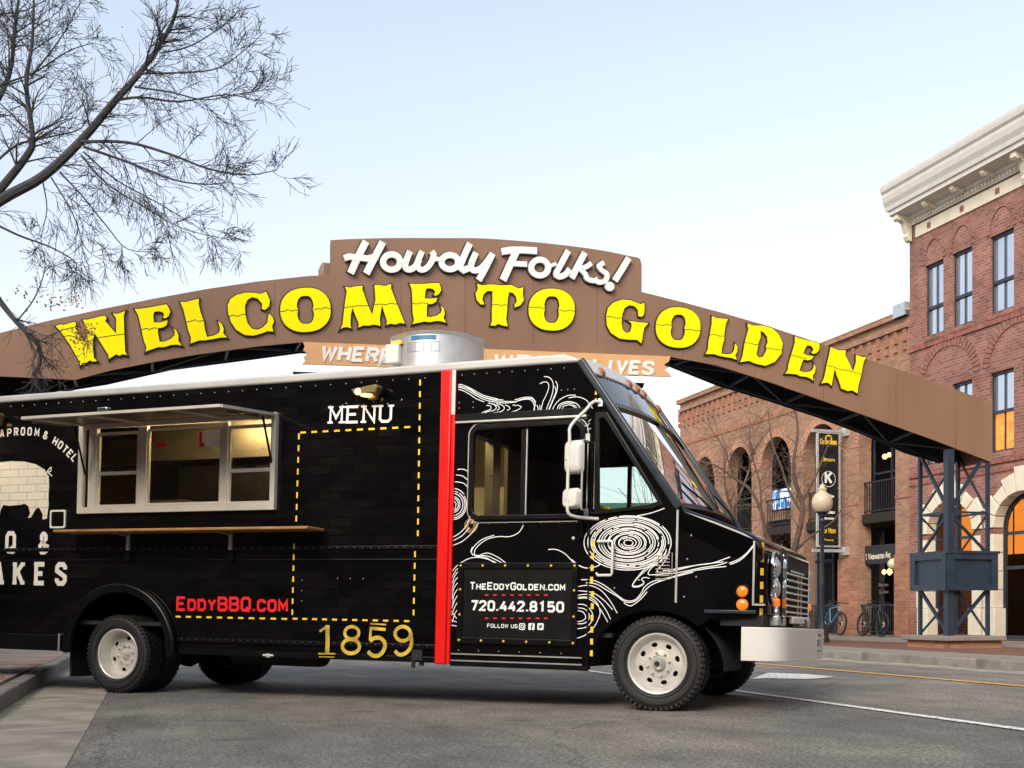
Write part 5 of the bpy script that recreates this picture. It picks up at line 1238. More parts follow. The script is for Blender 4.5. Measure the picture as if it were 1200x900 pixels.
for x, zz in ((x0+.03,2.2),(x1-.02,2.25)):
    b = MB(); b.tube([(x,-.05,zz), hp(x,.22,-.03)], .011, 8); b.build('gas_strut', m_black2, hat, smooth=True)
    b = MB(); b.tube([hp(x-.03,.25,-.03), hp(x-.03,.85,-.035)], .010, 8); b.build('stay_arm', m_chrome, hat, smooth=True)
b = MB(); c = hp(-5.25,1,.02); b.box((c[0]-.1,c[1]-.03,c[2]),(c[0]+.02,c[1]+.03,c[2]+.03)); b.build('latch', m_chrome, hat, bevel=.006)
# wooden counter on hinged brackets
sx0, sx1 = -6.44, -3.34
b = MB(); b.box((sx0,-.33,1.57),(sx1,-.03,1.597)); sh = b.build('counter_shelf', m_wood, TK_, bevel=.006)
for x in (tp(152,640)[0], tp(272,640)[0]):
    b = MB(); b.box((x-.02,-.035,1.40),(x+.02,-.012,1.565)); b.bar((x,-.03,1.545),(x,-.22,1.562),.03,.012); b.build('shelf_bracket', m_galv, TK_)
    b = MB(); b.box((x-.035,-.03,1.285),(x+.035,-.012,1.375)); b.build('bracket_pad', m_black2, TK_)
p0, p1 = tp(61.5,618), tp(78,599)
b = MB(); b.box((p0[0],-.02,p0[1]),(p1[0],0,p1[1])); oc = b.build('outlet_cover', m_black, TK_, bevel=.006)
b = MB(); v_, f_ = on_y(shape([rect(p0[0]-.012,p0[1]-.012,p1[0]+.012,p1[1]+.012,.02), cw(rect(p0[0]+.006,p0[1]+.006,p1[0]-.006,p1[1]-.006,.02), False)], .02), -.02); b.add(v_, f_).build('frame', m_white, oc)
# ---- kitchen inside
b = MB(); b.box((-8.6,W-.08,.67),(PX_-.05,W-.045,3.02)); b.build('inner_wall', m_kitchen, TK_)
b = MB(); b.box((-8.6,.06,2.98),(PX_,W-.06,3.02)); b.build('ceiling', m_kitchen, TK_)
b = MB(); b.box((-6.4,1.1,2.50),(-3.0,W-.1,2.92)); b.build('cooker_hood', m_inox, TK_, bevel=.01)
b = MB(); b.box((-6.05,1.15,.67),(-4.55,W-.1,2.44)); fr_ = b.build('fridge', m_gloss_in, TK_, bevel=.01)
b = MB(); b.box((-5.37,1.144,.7),(-5.355,1.149,2.42)); b.build('door_seam', m_inox, fr_)
b = MB(); b.box((-8.3,1.4,.67),(-5.65,W-.1,1.55)); b.box((-4.05,1.4,.67),(-3.0,W-.1,1.55)); b.build('kitchen_counter', m_inox, TK_)
b = MB(); b.box((-6.3,.9,2.0),(-5.75,1.3,2.03)); b.box((-7.4,2.0,1.9),(-5.7,W-.1,1.93)); b.build('kitchen_shelf', m_inox, TK_)
for x in (-6.6,-6.35,-6.05,-5.8,-3.9,-3.6,-3.3):
    b = MB(); h = rnd.uniform(.12,.24); r = rnd.uniform(.05,.09); b.lathe([(.001,0),(r,0),(r,h*.8),(r*.7,h),(.001,h)], (x,2.05,1.935 if x < -5 else 1.555), (0,0,1), 10); b.build('kitchen_tub', rnd.choice([m_cream, m_inox, m_kitchen]), TK_)
b = MB(); b.box((-5.4,1.0,2.5),(-5.35,1.01,2.6)); 
q0, q1 = tp(231,522.5), tp(257,503.5)
b = MB(); b.box((q0[0],.026,q0[1]-.01),(q1[0],.029,q1[1])); nt_ = b.build('paper_notice', m_printw, TK_)
b = MB(); b.box((q0[0]+.003,.0245,q0[1]-.008),(q0[0]+.040,.0258,q1[1]-.003)); b.box((q0[0]+.041,.0245,q0[1]-.008),(q0[0]+.075,.0258,q0[1]+.03)); b.build('print', m_redp, nt_)
q0, q1 = tp(180,524), tp(193,518)
b = MB(); b.box((q0[0],.026,q0[1]),(q1[0],.029,q1[1])); b.build('label', m_redp, TK_)
b = MB(); b.box((-5.7,.10,2.93),(-4.2,.28,2.96)); b.build('ceiling_light', m_strip, TK_)
b = MB(); b.box((-2.9,.2,2.93),(-2.3,.5,2.96)); b.build('ceiling_light', m_strip, TK_)
# bulkhead and posts seen through the cab window
b = MB(); b.box((-2.16,1.55,.67),(-2.12,W-.06,2.95)); b.build('bulkhead', m_kitchen, TK_)
b = MB(); b.box((-2.14,1.02,.67),(-2.05,1.20,2.95)); b.build('steel_post', m_inox, TK_)
b = MB(); b.box((-2.8,1.9,1.2),(-2.2,1.95,2.2)); b.box((-2.9,1.95,1.1),(-2.85,2.3,2.6)); b.build('storage_rack', m_aluw, TK_)
b = MB(); b.box((-2.14,.06,2.55),(-2.05,W-.06,2.97)); b.build('header', m_black2, TK_)
b = MB(); b.prism([(-1.25,1.0),(-.75,1.0),(-.78,1.15),(-1.15,1.18),(-1.3,2.0),(-1.42,2.0)], 'y', 1.55, 2.05); b.build('driver_seat', m_black2, TK_, bevel=.04)
b = MB(); b.prism([(-1.35,1.0),(-.85,1.0),(-.88,1.15),(-1.25,1.18),(-1.4,1.95),(-1.5,1.95)], 'y', .35, .85); b.build('passenger_seat', m_black2, TK_, bevel=.04)
b = MB(); b.box((-.35,.08,1.25),(.12,W-.08,1.62)); b.build('dashboard', m_black2, TK_, bevel=.05)
c = Vector((-.42,1.78,1.78)); axw = Vector((-.6,0,.8)).normalized(); b = MB()
u = axw.orthogonal().normalized(); w2 = axw.cross(u)
b.tube([c+(u*math.cos(2*PI*k/28)+w2*math.sin(2*PI*k/28))*.21 for k in range(29)], .016, 8); b.tube([c, c-axw*.35], .03, 8)
for k in range(3): b.tube([c, c+(u*math.cos(2*PI*k/3)+w2*math.sin(2*PI*k/3))*.21], .012, 6)
b.build('steering_wheel', m_black2, TK_, smooth=True)
a0, a1 = tp(697,592,.25), tp(716,597,.25); b = MB(); b.tube([(a0[0]-.05,.25,a0[1]),(a1[0],.25,a1[1])], .02, 8); b.build('grab_rail', m_yel, TK_, smooth=True)
# ---- cab side windows
fo = rect(dwx0-.02,dwz0-.02,dwx1+.02,dwz1+.02,.10,6); fi = rect(dwx0+.012,dwz0+.012,dwx1-.012,dwz1-.012,.08,6)
v_, f_ = on_y(shape([fo, cw(fi, False)], .04, bevel=.006), -.012); dwf = MB().add(v_, f_).build('cab_window', m_black2, TK_)
mx_ = -1.30
b = MB(); b.box((mx_-.022,-.005,dwz0),(mx_+.022,.03,dwz1)); b.build('mullion', m_black2, dwf)
b = MB(); b.box((dwx0,.012,dwz0),(mx_-.02,.016,dwz1)); b.build('pane', m_glassT, dwf)
b = MB(); b.box((mx_+.02,.012,dwz0),(dwx1,.016,dwz1)); b.build('pane', m_glassDk, dwf)
b = MB(); strip(b, rect(dwx0-.045,dwz0-.045,dwx1+.045,dwz1+.045,.12,6), .010, sd_, True, .003); b.build('window_bead', m_alu, dwf)
b = MB(); b.box((mx_+.024,.0,dwz0+.02),(mx_+.036,.01,dwz1-.02)); b.build('slide_edge', m_alu, dwf)
qi = [tp(702.5,490), tp(709,489), tp(771,588), tp(760,592), tp(738,594.5), tp(702.5,598)]
v_, f_ = on_y(shape([cw([(x-.0,z) for x,z in qo]), cw(qi, False)], .04, offset=.0), -.004); qf = MB().add(v_, f_).build('quarter_window', m_black2, TK_)
b = MB(); b.prism(qo, 'y', .012, .016); b.build('pane', m_glassT, qf)
b = MB(); x_, z0_ = tp(700,490); _, z1_ = tp(700,597); b.box((x_-.012,-.02,z1_),(x_+.006,-.001,z0_)); b.build('chrome_edge', m_alu, qf)
b = MB(); b.box((-1.50,W-.034,1.74),(-1.07,W-.03,2.44)); b.build('pane', m_glassT, TK_); b = MB(); b.box((-1.03,W-.034,1.74),(-.42,W-.03,2.44)); b.build('pane', m_glassT, TK_)
# drip rail over the door and door track
p0, p1 = tp(537,497.5), tp(690,489.5); b = MB(); b.box((PX_+.08,-.035,2.545),(-.70,0,2.565)); b.build('door_track', m_alu, TK_, bevel=.003)
b = MB(); b.box((PX_+.08,-.028,2.567),(-.70,0,2.63)); b.build('door_track_cover', m_black2, TK_, bevel=.004)
for z in (.43,.37):
    b = MB(); b.box((PX_+.08,-.02,z),(-.70,0,z+.012)); b.build('sill_trim', m_alu, TK_)
b = MB(); b.box((PX_+.08,-.028,.325),(-.64,0,.365)); b.build('step_edge', m_black2, TK_)
for x in (tp(690.5,650)[0],):
    b = MB(); b.box((x-.006,-.012,.37),(x+.006,0,1.62)); b.build('door_edge', m_black2, TK_)
x_ = tp(793.5,650)[0]; b = MB(); b.box((x_-.009,-.014,.93),(x_+.009,-.001,1.725)); b.build('hinge_strip', m_alu, TK_)
# ---- front: header, screens, hood, nose
S0 = Vector((-.772,0,3.022)); S1 = Vector((.135,0,1.722)); sdv = (S1-S0); sn_ = Vector((-sdv.z,0,sdv.x)).normalized()
if sn_.x < 0: sn_ = -sn_
def sl(k, y, d=0.0): return S0+sdv*k+Vector((0,y,0))+sn_*(d+.085*(1-((y-W/2)/(W/2))**2))      # a point on the slanting front
def slab(k0, k1, y0, y1, d0, d1, name, m, par=None, bevel=0):      # follows the bow of the front
    b = MB(); n = max(1, int(abs(y1-y0)/.14))
    vs = [sl(k,y0+(y1-y0)*i/n,d) for i in range(n+1) for k,d in ((k0,d0),(k1,d0),(k1,d1),(k0,d1))]
    fs = [(4*i+a, 4*i+(a+1)%4, 4*i+4+(a+1)%4, 4*i+4+a) for i in range(n) for a in range(4)]+[(0,1,2,3),(4*n+3,4*n+2,4*n+1,4*n)]
    b.add(vs, fs); return b.build(name, m, par or TK_, bevel=bevel, smooth=True)
hdr = slab(0.0,.30,.03,W-.03,-.04,.02,'header_panel', m_black)
slab(-.03,.075,.0,W,-.03,.032,'header_trim', m_white, bevel=.01)
kw0, kw1 = .315, .965
slab(.295,kw0,.03,W-.03,-.03,.03,'screen_rubber', m_black2, bevel=.006)
wsf = slab(kw1,1.0,.03,W-.03,-.03,.025,'screen_base', m_black2)
for y in (.055, W/2, W-.055): slab(kw0,kw1,y-.018 if y == W/2 else y-.03,y+.018 if y == W/2 else y+.03,-.02,.028,'screen_pillar', m_black2, bevel=.006)
m_glassW = glassmat('windscreen_glass', (.80,.84,.82), 3.2)
slab(kw0,kw1,.085,W/2-.018,.0,.006,'windscreen', m_glassW); slab(kw0,kw1,W/2+.018,W-.085,.0,.006,'windscreen', m_glassW)
m_apil = mat('pillar_blue_black', (.02,.028,.036), .25, var=.2)
b = MB(); b.bar(sl(-.02,-.003,.015), sl(1.0,-.003,.015), .075, .06, up=(0,1,0)); b.build('front_pillar', m_apil, TK_, bevel=.018, seg=3)
b = MB(); b.bar(sl(-.02,W+.003,.015), sl(1.0,W+.003,.015), .075, .06, up=(0,1,0)); b.build('front_pillar', m_apil, TK_, bevel=.018, seg=3)
b = MB()
for k in range(34): p = sl(.085,.08+k*.068,.02); b.lathe([(.001,.006),(.007,.004),(.008,0)], p, sn_, 6)
for k in range(34): p = sl(.28,.08+k*.068,.02); b.lathe([(.001,.006),(.007,.004),(.008,0)], p, sn_, 6)
b.build('rivets', m_black2, hdr)['kind'] = 'stuff'
for y in (.28, .98, 1.22, 1.46, 2.12):
    b = MB(); p = sl(.045, y, .03); b.lathe([(.001,.03),(.03,.027),(.045,.012),(.048,0)], p, sn_, 14); b.build('marker_lamp', m_amber, TK_, smooth=True)
# wipers
for y0, y1 in ((.35,1.0),(1.5,2.1)):
    b = MB(); b.tube([sl(.985,y1-.1,.03), sl(.93,y1-.3,.045), sl(.82,y0+.1,.03)], .009, 6); b.tube([sl(.93,y0-.15,.02), sl(.72,y0+.28,.02)], .010, 6); b.build('wiper', m_black2, TK_)
# hood sheet and nose
prof = [(.12,1.728),(.16,1.735),(.45,1.635),(.70,1.535),(.79,1.485),(.835,1.44),(.85,1.39),(.85,1.28),(.60,1.28),(.10,1.55)]
b = MB(); b.prism(prof, 'y', .0, W); b.build('bonnet', m_black, TK_, bevel=.035, seg=4)
def planprism(P, z0, z1, name, m, bev=0.0, seg=3): b = MB(); b.prism(P, 'z', z0, z1); return b.build(name, m, TK_, bevel=bev, seg=seg)
planprism([(.45,.045),(.80,.045),(.80,.02),(.852,.09),(.885,.26),(.905,.5),(.915,1.2),(.905,W-.5),(.885,W-.26),(.852,W-.09),(.80,W-.02),(.45,W-.02)], .845, 1.36, 'nose', m_black, .012)
# rounded front corner strip with its edge trim
x_ = .79; b = MB(); b.box((x_-.012,-.012,.93),(x_+.004,.0,1.45)); b.build('corner_trim', m_alu, TK_)
b = MB(); b.box((x_-.012,-.012,.915),(x_+.09,.03,.93)); b.build('corner_trim', m_alu, TK_)
b = MB(); p0 = tp(828,721.5); b.box((p0[0]-.02,-.02,.845),(.81,.0,.875)); b.build('lower_trim', m_apil, TK_, bevel=.006)
# grille
gy0, gy1, gz0, gz1 = .56, 1.72, .845, 1.37
b = MB(); b.box((.90,gy0-.05,gz0-.02),(.925,gy1+.05,gz1+.05)); gr_ = b.build('grille', m_under, TK_)
b = MB(); b.box((.926,gy0,1.245),(.945,gy1,1.37)); b.build('name_plate', m_under, gr_)
for k in range(7):
    z = 1.205-k*.056; b = MB(); b.box((.93,gy0,z),(.965,gy1,z+.015)); b.build('grille_bar', m_white, gr_, bevel=.003)
for y in (1.30,1.47): b = MB(); b.box((.927,y,gz0-.01),(.9295,y+.07,1.23)); b.build('grille_upright', mat('primer_cream', (.62,.55,.36), .5), gr_)
b = MB(); v_, f_ = on_x(shape([rect(gy0-.035,gz0-.01,gy1+.035,gz1+.01), cw(rect(gy0,gz0+.0,gy1,gz1-.005), False)], .03), .945); b.add(v_, f_).build('grille_frame', m_chrome, gr_)
b = MB(); b.box((.95,.8,1.235),(.955,1.5,1.25)); b.build('trim_line', m_white, gr_)
# twin lamps in chrome bezels, orange marker below each
for yc, sgn in ((.33,1),(W-.40,-1)):
    xh = .885; b = MB(); out_ = rect(yc-.13,.925,yc+.13,1.375,.11,6); inn = rect(yc-.10,.965,yc+.10,1.345,.09,6)
    v_, f_ = on_x(shape([cw(out_), cw(inn, False)], .014, bevel=.005), xh+.012); hl = MB().add(v_, f_).build('headlight', m_chrome, TK_, smooth=True)
    b = MB(); b.box((xh+.0,yc-.1,.96),(xh+.008,yc+.1,1.35)); b.build('lamp_bowl', m_chrome, hl)
    for zc in (1.245,1.07):
        MB().lathe([(.092,.0),(.094,.02),(.084,.032)], (xh+.006,yc,zc), (1,0,0), 24).build('lamp_ring', m_chrome, hl, smooth=True)
        MB().lathe([(.001,.055),(.03,.053),(.055,.046),(.076,.034),(.084,.022)], (xh+.006,yc,zc), (1,0,0), 24).build('lamp_lens', mat('lamp_lens', (.50,.52,.55), .08, metal=.6, var=.25, scale=14), hl, smooth=True)
    b = MB(); b.box((xh+.01,yc-.045+.0,.915),(xh+.055,yc+.045,.985)); b.build('turn_signal', m_orange, TK_, bevel=.012)
    b = MB(); b.lathe([(.001,.03),(.05,.02),(.06,0)], (xh+.01,yc+.1*sgn,.87), (1,0,0), 14); b.build('bolt_cover', m_chrome, TK_)
# apron, bumper, plate
b = MB(); b.box((.50,.06,.745),(.86,W-.06,.84)); b.build('apron', m_under, TK_)
for y in (.35,.62,1.5,1.95): b = MB(); b.box((.84,y,.75),(.93,y+.11,.84)); b.build('bumper_bracket', m_galv, TK_, bevel=.01)
b = MB(); b.box((.93,.85,.775),(.975,1.45,.84)); b.build('spacer_block', m_white, TK_, bevel=.01)
bp_ = [(.69,.0),(.86,.0),(.94,.03),(1.00,.09),(1.04,.19),(1.06,.34),(1.075,1.2),(1.06,W-.34),(1.04,W-.19),(1.00,W-.09),(.94,W-.03),(.86,W),(.69,W),(.69,W-.02),(.85,W-.03),(.97,W-.12),(1.02,W-.3),(1.04,1.2),(1.02,.3),(.97,.12),(.85,.03),(.69,.02)]
bump_ = planprism(bp_, .455, .737, 'bumper', m_white, .006)
b = MB(); b.box((.80,.6,.5),(1.03,.72,.62)); b.box((.80,1.66,.5),(1.03,1.78,.62)); b.build('bumper_bracket', m_under, TK_)
yc = 1.70
b = MB(); b.box((1.066,yc-.15,.53),(1.072,yc+.15,.69)); pl = b.build('licence_plate', m_white, bump_)
fxp = lambda u, v, d: (1.0725+d, u, v)
b = MB(); text_line(b, 'Colorado', (yc-.09,.665), (yc+.09,.665), .022, .004, fxp, gap=1.5); text_line(b, 'CVC 473', (yc-.125,.575), (yc+.125,.575), .065, .010, fxp, gap=1.6); b.build('plate_print', mat('plate_print', (.03,.05,.05), .5), bump_)
b = MB(); strip(b, rect(yc-.145,.535,yc+.145,.685), .008, fxp, True, .0006); b.build('plate_border', MATS['plate_print'], bump_)
for y in (1.42,1.44,2.02,2.04):
    for z in (.56,.66):
        if y in (1.42,2.02): b = MB(); b.lathe([(.001,.006),(.010,.005),(.012,0)], (1.066,y,z), (1,0,0), 8); b.build('bolt', m_galv, bump_)
# side lamps
for px, py, ring in ((870,692.8,True),(869.8,708.6,False)):
    x, z = tp(px, py)
    if ring: MB().lathe([(.062,0),(.064,.012),(.058,.02),(.048,.014),(.046,.0)], (x,0,z), (0,-1,0), 28).build('lamp_ring', m_black2, TK_, smooth=True)
    MB().lathe([(.001,.018),(.03,.016),(.046,.006),(.05,0)], (x,0,z), (0,-1,0), 24).build('side_lamp', m_orange, TK_, smooth=True)
# mirrors on their tubular arm
def tpy(px, py, y): x, z = tp(px, py, y); return Vector((x, y, z))
arm = [tpy(704,471.5,-.01), tpy(695.5,471,-.06), tpy(686,481,-.13), tpy(669,499,-.24), tpy(667.5,515,-.25), tpy(665.5,560,-.25), tpy(665,592,-.25), tpy(666,601,-.24), tpy(672,605,-.2), tpy(686,607,-.09), tpy(701,608,-.01)]
b = MB(); b.tube(smoothline([tuple(q) for q in arm], 3), .0145, 10); ma = b.build('mirror_arm', m_white, TK_, smooth=True)
b = MB(); b.tube([tpy(683,516,-.22), tpy(681,596,-.22)], .010, 8); b.tube([tpy(683,516,-.22), tpy(689,516,-.02)], .009, 8); b.tube([tpy(681,596,-.22), tpy(688,600,-.02)], .009, 8)
b.build('mirror_stay', m_galv, TK_)
for px, py in ((689,513),(687,601),(704,471.5)): q = tpy(px, py, -.01); MB().box((q.x-.02,-.02,q.z-.035),(q.x+.02,.0,q.z+.035)).build('mirror_bracket', m_galv, TK_)
def mirror(px0, py0, px1, py1, y):
    a, c = tpy(px0, py1, y), tpy(px1, py0, y); w_m = (c.x-a.x); h = c.z-a.z
    P = rect(a.x+w_m*.02, a.z, c.x, c.z, .045, 5)
    b = MB(); n = len(P); cx, cz = (a.x+c.x)/2, (a.z+c.z)/2
    rows = [(y, 1.0), (y+.0, .97), (y-.035, .93), (y-.055, .78), (y-.06, .45)]
    vs = []
    for yy, k in rows: vs += [(cx+(u-cx)*k, yy, cz+(v-cz)*k) for u, v in P]
    fs = [(j*n+i, j*n+(i+1) % n, (j+1)*n+(i+1) % n, (j+1)*n+i) for j in range(len(rows)-1) for i in range(n)]+[tuple((len(rows)-1)*n+i for i in range(n))]
    b.add(vs, fs); M = Matrix.Translation((cx, y, cz)) @ Matrix.Rotation(math.radians(-14), 4, 'Z') @ Matrix.Translation((-cx, -y, -cz))
    b.v = [tuple(M @ Vector(q)) for q in b.v]; o = b.build('mirror', m_white, TK_, smooth=True)
    g = MB(); g.add([M @ Vector((u, y+.004, v)) for u, v in P], [tuple(range(n))]); g.build('mirror_glass', m_chrome, o)
    k = MB(); q = tpy(665.5, (py0+py1)/2+1, y-.03); k.box((q.x-.015,q.y-.03,q.z-.02),(q.x+.02,q.y+.02,q.z+.02)); k.build('clamp', m_galv, o, bevel=.005)
mirror(661.5,515.5,686.5,556,-.20); mirror(659.5,571.8,682.5,596.8,-.20)
# grab handle, latch, louvre
q = [tpy(700,634.5,-.02), tpy(716.5,634,-.05), tpy(717.8,636,-.05), tpy(717.2,672,-.05), tpy(716,674,-.05), tpy(700.5,674.3,-.05), tpy(699,672,-.02)]
b = MB(); b.tube([tuple(v) for v in q], .012, 8); b.build('grab_handle', m_white, TK_, smooth=True)
b = MB(); q = [tpy(676,608,-.01), tpy(681,612,-.05), tpy(681,628,-.05), tpy(677,634,-.01)]; b.tube([tuple(v) for v in q], .009, 8); b.build('door_handle', m_black2, TK_, smooth=True)
x, z = tp(672,631); MB().lathe([(.001,.012),(.014,.010),(.017,0)], (x,0,z), (0,-1,0), 12).build('door_lock', m_alu, TK_, smooth=True)
for k in range(8):
    x0_, z_ = tp(768.5, 651+k*3.9); x1_, _ = tp(785, 651+k*3.9); b = MB(); b.box((x0_,-.008,z_-.004),(x1_,0,z_+.004)); b.build('louvre', m_alu, TK_)
b = MB(); x, z = tp(788,660); b.tube([(x,-.012,z+.09),(x,-.012,z-.12)], .005, 6); b.build('latch_bar', m_alu, TK_)
# ---- roof furniture
fc = (-2.66,.95); fz = 3.10
MB().lathe([(.465,0),(.465,.44),(.478,.452),(.490,.46),(.492,.468),(.480,.472),(.455,.455),(.435,.40),(.435,.02)], (fc[0],fc[1],fz), (0,0,1), 56).build('exhaust_fan', m_galv, TK_, smooth=True)
b = MB(); b.lathe([(.001,.2),(.425,.2)], (fc[0],fc[1],fz), (0,0,1), 30); b.build('fan_grille', m_under, TK_)
p = Vector((fc[0]-.24,fc[1]-.41,fz+.27)); b = MB(); b.box((p.x-.10,p.y-.08,p.z-.10),(p.x+.05,p.y+.03,p.z+.09)); eb = b.build('switch_box', m_white, TK_, bevel=.01)
b = MB(); b.box((p.x-.05,p.y-.06,p.z+.092),(p.x+.07,p.y+.03,p.z+.125)); b.build('warning_label', m_yel, eb)
b = MB(); b.tube(smoothline([(p.x-.12,p.y,p.z-.02),(p.x-.2,p.y,p.z-.08),(p.x-.25,p.y,p.z-.22),(p.x-.27,p.y,p.z-.3)], 4), .014, 8); b.build('conduit', m_galv, TK_, smooth=True)
b = MB()
def onfan(a0, a1, z0, z1, n=6):
    vs = []; 
    for k in range(n+1):
        a = math.radians(a0+(a1-a0)*k/n); vs += [(fc[0]+  .468*math.cos(a), fc[1]+.468*math.sin(a), fz+z) for z in (z0, z1)]
    b.add(vs, [(2*k, 2*k+2, 2*k+3, 2*k+1) for k in range(n)])
onfan(-98,-66,.385,.43); b.build('maker_label', mat('label_blue', (.03,.16,.32), .4), TK_, recalc=False)
b = MB()
for z in (.27,.36): onfan(-104,-62,z,z+.006)
for a in (-104,-92,-82,-72,-62): onfan(a,a+.8,.27,.366,1)
for k in range(4): onfan(-103,-93,.285+k*.02,.29+k*.02,2); onfan(-81,-73,.285+k*.02,.29+k*.02,2)
b.build('rating_label', mat('label_grey', (.25,.26,.28), .5), TK_, recalc=False)
for (px, py, r, h) in ((77,454,.105,.17),(14,457,.10,.15)):
    x, z = tp(px, py, .7); b = MB(); b.lathe([(r*.95,0),(r*.95,h*.6),(r*1.15,h*.62),(r*1.15,h*.75),(r,h*.8),(r,h*.9),(r*1.12,h*.94),(r*.9,h),(.001,h+.015)], (x,.7,3.10), (0,0,1), 24); b.build('roof_vent', m_galv, TK_, smooth=True)
x, z = tp(605,425,.5); b = MB(); b.lathe([(.12,0),(.11,.02),(.001,.03)], (x,.5,3.12), (0,0,1), 16); b.build('roof_cap', m_under, TK_)
# ---- sconces over MENU and over the left lettering (both lit)
def sconce(px, py):
    x, z = tp(px, py); b = MB(); b.box((x-.05,-.05,z-.07),(x+.05,0,z+.05)); s_ = b.build('wall_light', mat('sconce_bronze', (.20,.14,.06), .4, metal=.4), TK_, bevel=.015)
    b = MB(); b.prism([(x-.17,z+.02),(x+.10,z+.055),(x+.12,z+.03),(x+.10,z-.03),(x-.14,z-.03)], 'y', -.16, -.05); b.build('lamp_hood', MATS['sconce_bronze'], s_, bevel=.012)
    b = MB(); b.lathe([(.001,.012),(.05,.012),(.062,0)], (x-.03,-.105,z-.032), (0,0,-1), 16); b.lathe([(.001,.006),(.028,.005),(.032,0)], (x-.09,-.161,z-.008), (0,-1,0), 14); b.build('lit_bulb', m_lampon, s_)
    ld = bpy.data.lights.new('wall_light_glow', 'SPOT'); ld.energy = 5; ld.color = (1,.72,.36); ld.spot_size = 2.4; ld.spot_blend = .9; ld.shadow_soft_size = .05
    lo = bpy.data.objects.new('lamp_glow', ld); COL.objects.link(lo); lo.parent = s_; lo.location = (x-.02,-.12,z-.06); lo.rotation_euler = (math.radians(-22),0,0)
sconce(439,461); sconce(1,492)
# ---- phone and web panel on the cab
bx0, bz1 = -1.885, 1.240; bx1, bz0 = -.78, .565
b = MB(); b.box((bx0,-.012,bz0),(bx1,-.001,bz1)); pn = b.build('contact_panel', mat('panel_black', (.0045,.0045,.0045), .4, var=.3, spec=.22), TK_)
v_, f_ = on_y(shape([rect(bx0-.025,bz0-.025,bx1+.025,bz1+.025), cw(rect(bx0+.02,bz0+.02,bx1-.02,bz1-.02), False)], .02, bevel=.004), -.014); MB().add(v_, f_).build('panel_frame', m_black2, pn)
for i in range(6):
    for z in (bz0-.002, bz1+.002):
        x = bx0+(bx1-bx0)*i/5; b = MB(); b.lathe([(.001,.008),(.010,.006),(.012,0)], (x,-.028,z), (0,-1,0), 8); b.build('screw', m_gold, pn)
for z in (bz0+.23, bz0+.46):
    for x in (bx0, bx1): b = MB(); b.lathe([(.001,.008),(.010,.006),(.012,0)], (x,-.028,z), (0,-1,0), 8); b.build('screw', m_gold, pn)
sp_ = lambda u, v, d: (u, -.0125-d, v)
def tline(s_, a, c, h, wt, name, m, par, fn=sd_, small=.72, gap=1.7, serif=0.0):
    p0, p1 = tp(*a), tp(*c); W_ = math.dist(p0, p1); sx = (W_-wt)/text_width(s_, 1.0, gap, small); x = 0; ux, uy = (p1[0]-p0[0])/W_, (p1[1]-p0[1])/W_
    for ch in s_:
        wd = WID.get(ch.upper(), 4)*sx*(small if ch.islower() else 1)
        if ch != ' ':
            b = MB(); f2 = lambda u, v, d, x=x: fn(p0[0]+ux*(u+x)-uy*v, p0[1]+uy*(u+x)+ux*v, d)
            sm = small if ch.islower() else 1.0; k = 0
            for pts, w, cl in letter_strokes(ch, wt/2, wt/2, sx*sm, (h*sm-wt)/6, wt*(.85+.15*sm), 0, serif*sm): strip(b, pts, w, f2, cl, .0012+.0003*k); k += 1
            b.build('letter', m, par, recalc=False)
        x += wd+gap*sx
tline('TheEddyGolden.com', (551,691.0), (663,692.3), .070, .0125, 'web_lettering', m_printw, pn, sp_, small=.82, gap=1.8)
tline('720.442.8150', (552,715.8), (661.5,718.0), .098, .0205, 'phone_lettering', m_printw, pn, sp_, gap=2.3)
tline('FOLLOW US', (571.5,735.5), (607,736.3), .036, .0065, 'follow_lettering', m_printw, pn, sp_, gap=2.0)
b = MB()
for yy in (517.3,545):
    for k in range(8):
        x0_, z_ = tp(569+k*9.9, yy+180 if yy < 520 else yy+179.5); x1_, _ = tp(573+k*9.9, yy+180); b.box((x0_,-.0136,z_-.006),(x1_,-.0126,z_+.006))
b.build('red_dashes', m_redp, pn)
for i, px in enumerate((612.5,623.5,634)):
    x, z = tp(px, 734.3); s_ = .030
    b = MB()
    if i == 0:
        strip(b, rect(x-s_*.85,z-s_*.85,x+s_*.85,z+s_*.85,.010,4), .009, sp_, True, .001); strip(b, ell(x,z,.013,.013,16), .007, sp_, True, .001)
    elif i == 1:
        v_, f_ = on_y(shape([cw(rect(x-s_,z-s_,x+s_,z+s_,.009,4))], .001), -.0135); b.add(v_, f_)
    else:
        v_, f_ = on_y(shape([cw(rect(x-s_,z-s_,x+s_,z+s_,.009,4))], .001), -.0135); b.add(v_, f_)
    ic = b.build('social_icon', m_printw, pn)
    if i == 1: b = MB(); stroke3(b, [(x+.013,z+.017),(x+.004,z+.017),(x+.001,z+.008),(x+.001,z-.03)], .010, sp_, .0015, .0022); stroke3(b, [(x-.010,z+.001),(x+.013,z+.001)], .008, sp_, .0015, .0026); b.build('icon_letter', m_under, pn)
    if i == 2: b = MB(); b.prism([(x-.018,z-.014),(x+.004,z-.014),(x+.014,z+.002),(x+.020,z+.013),(x+.010,z+.017),(x+.002,z+.012),(x-.006,z+.003),(x-.018,z+.014),(x-.017,z+.0),(x-.008,z-.008)], 'y', -.0152, -.0146); b.build('icon_bird', m_under, pn)
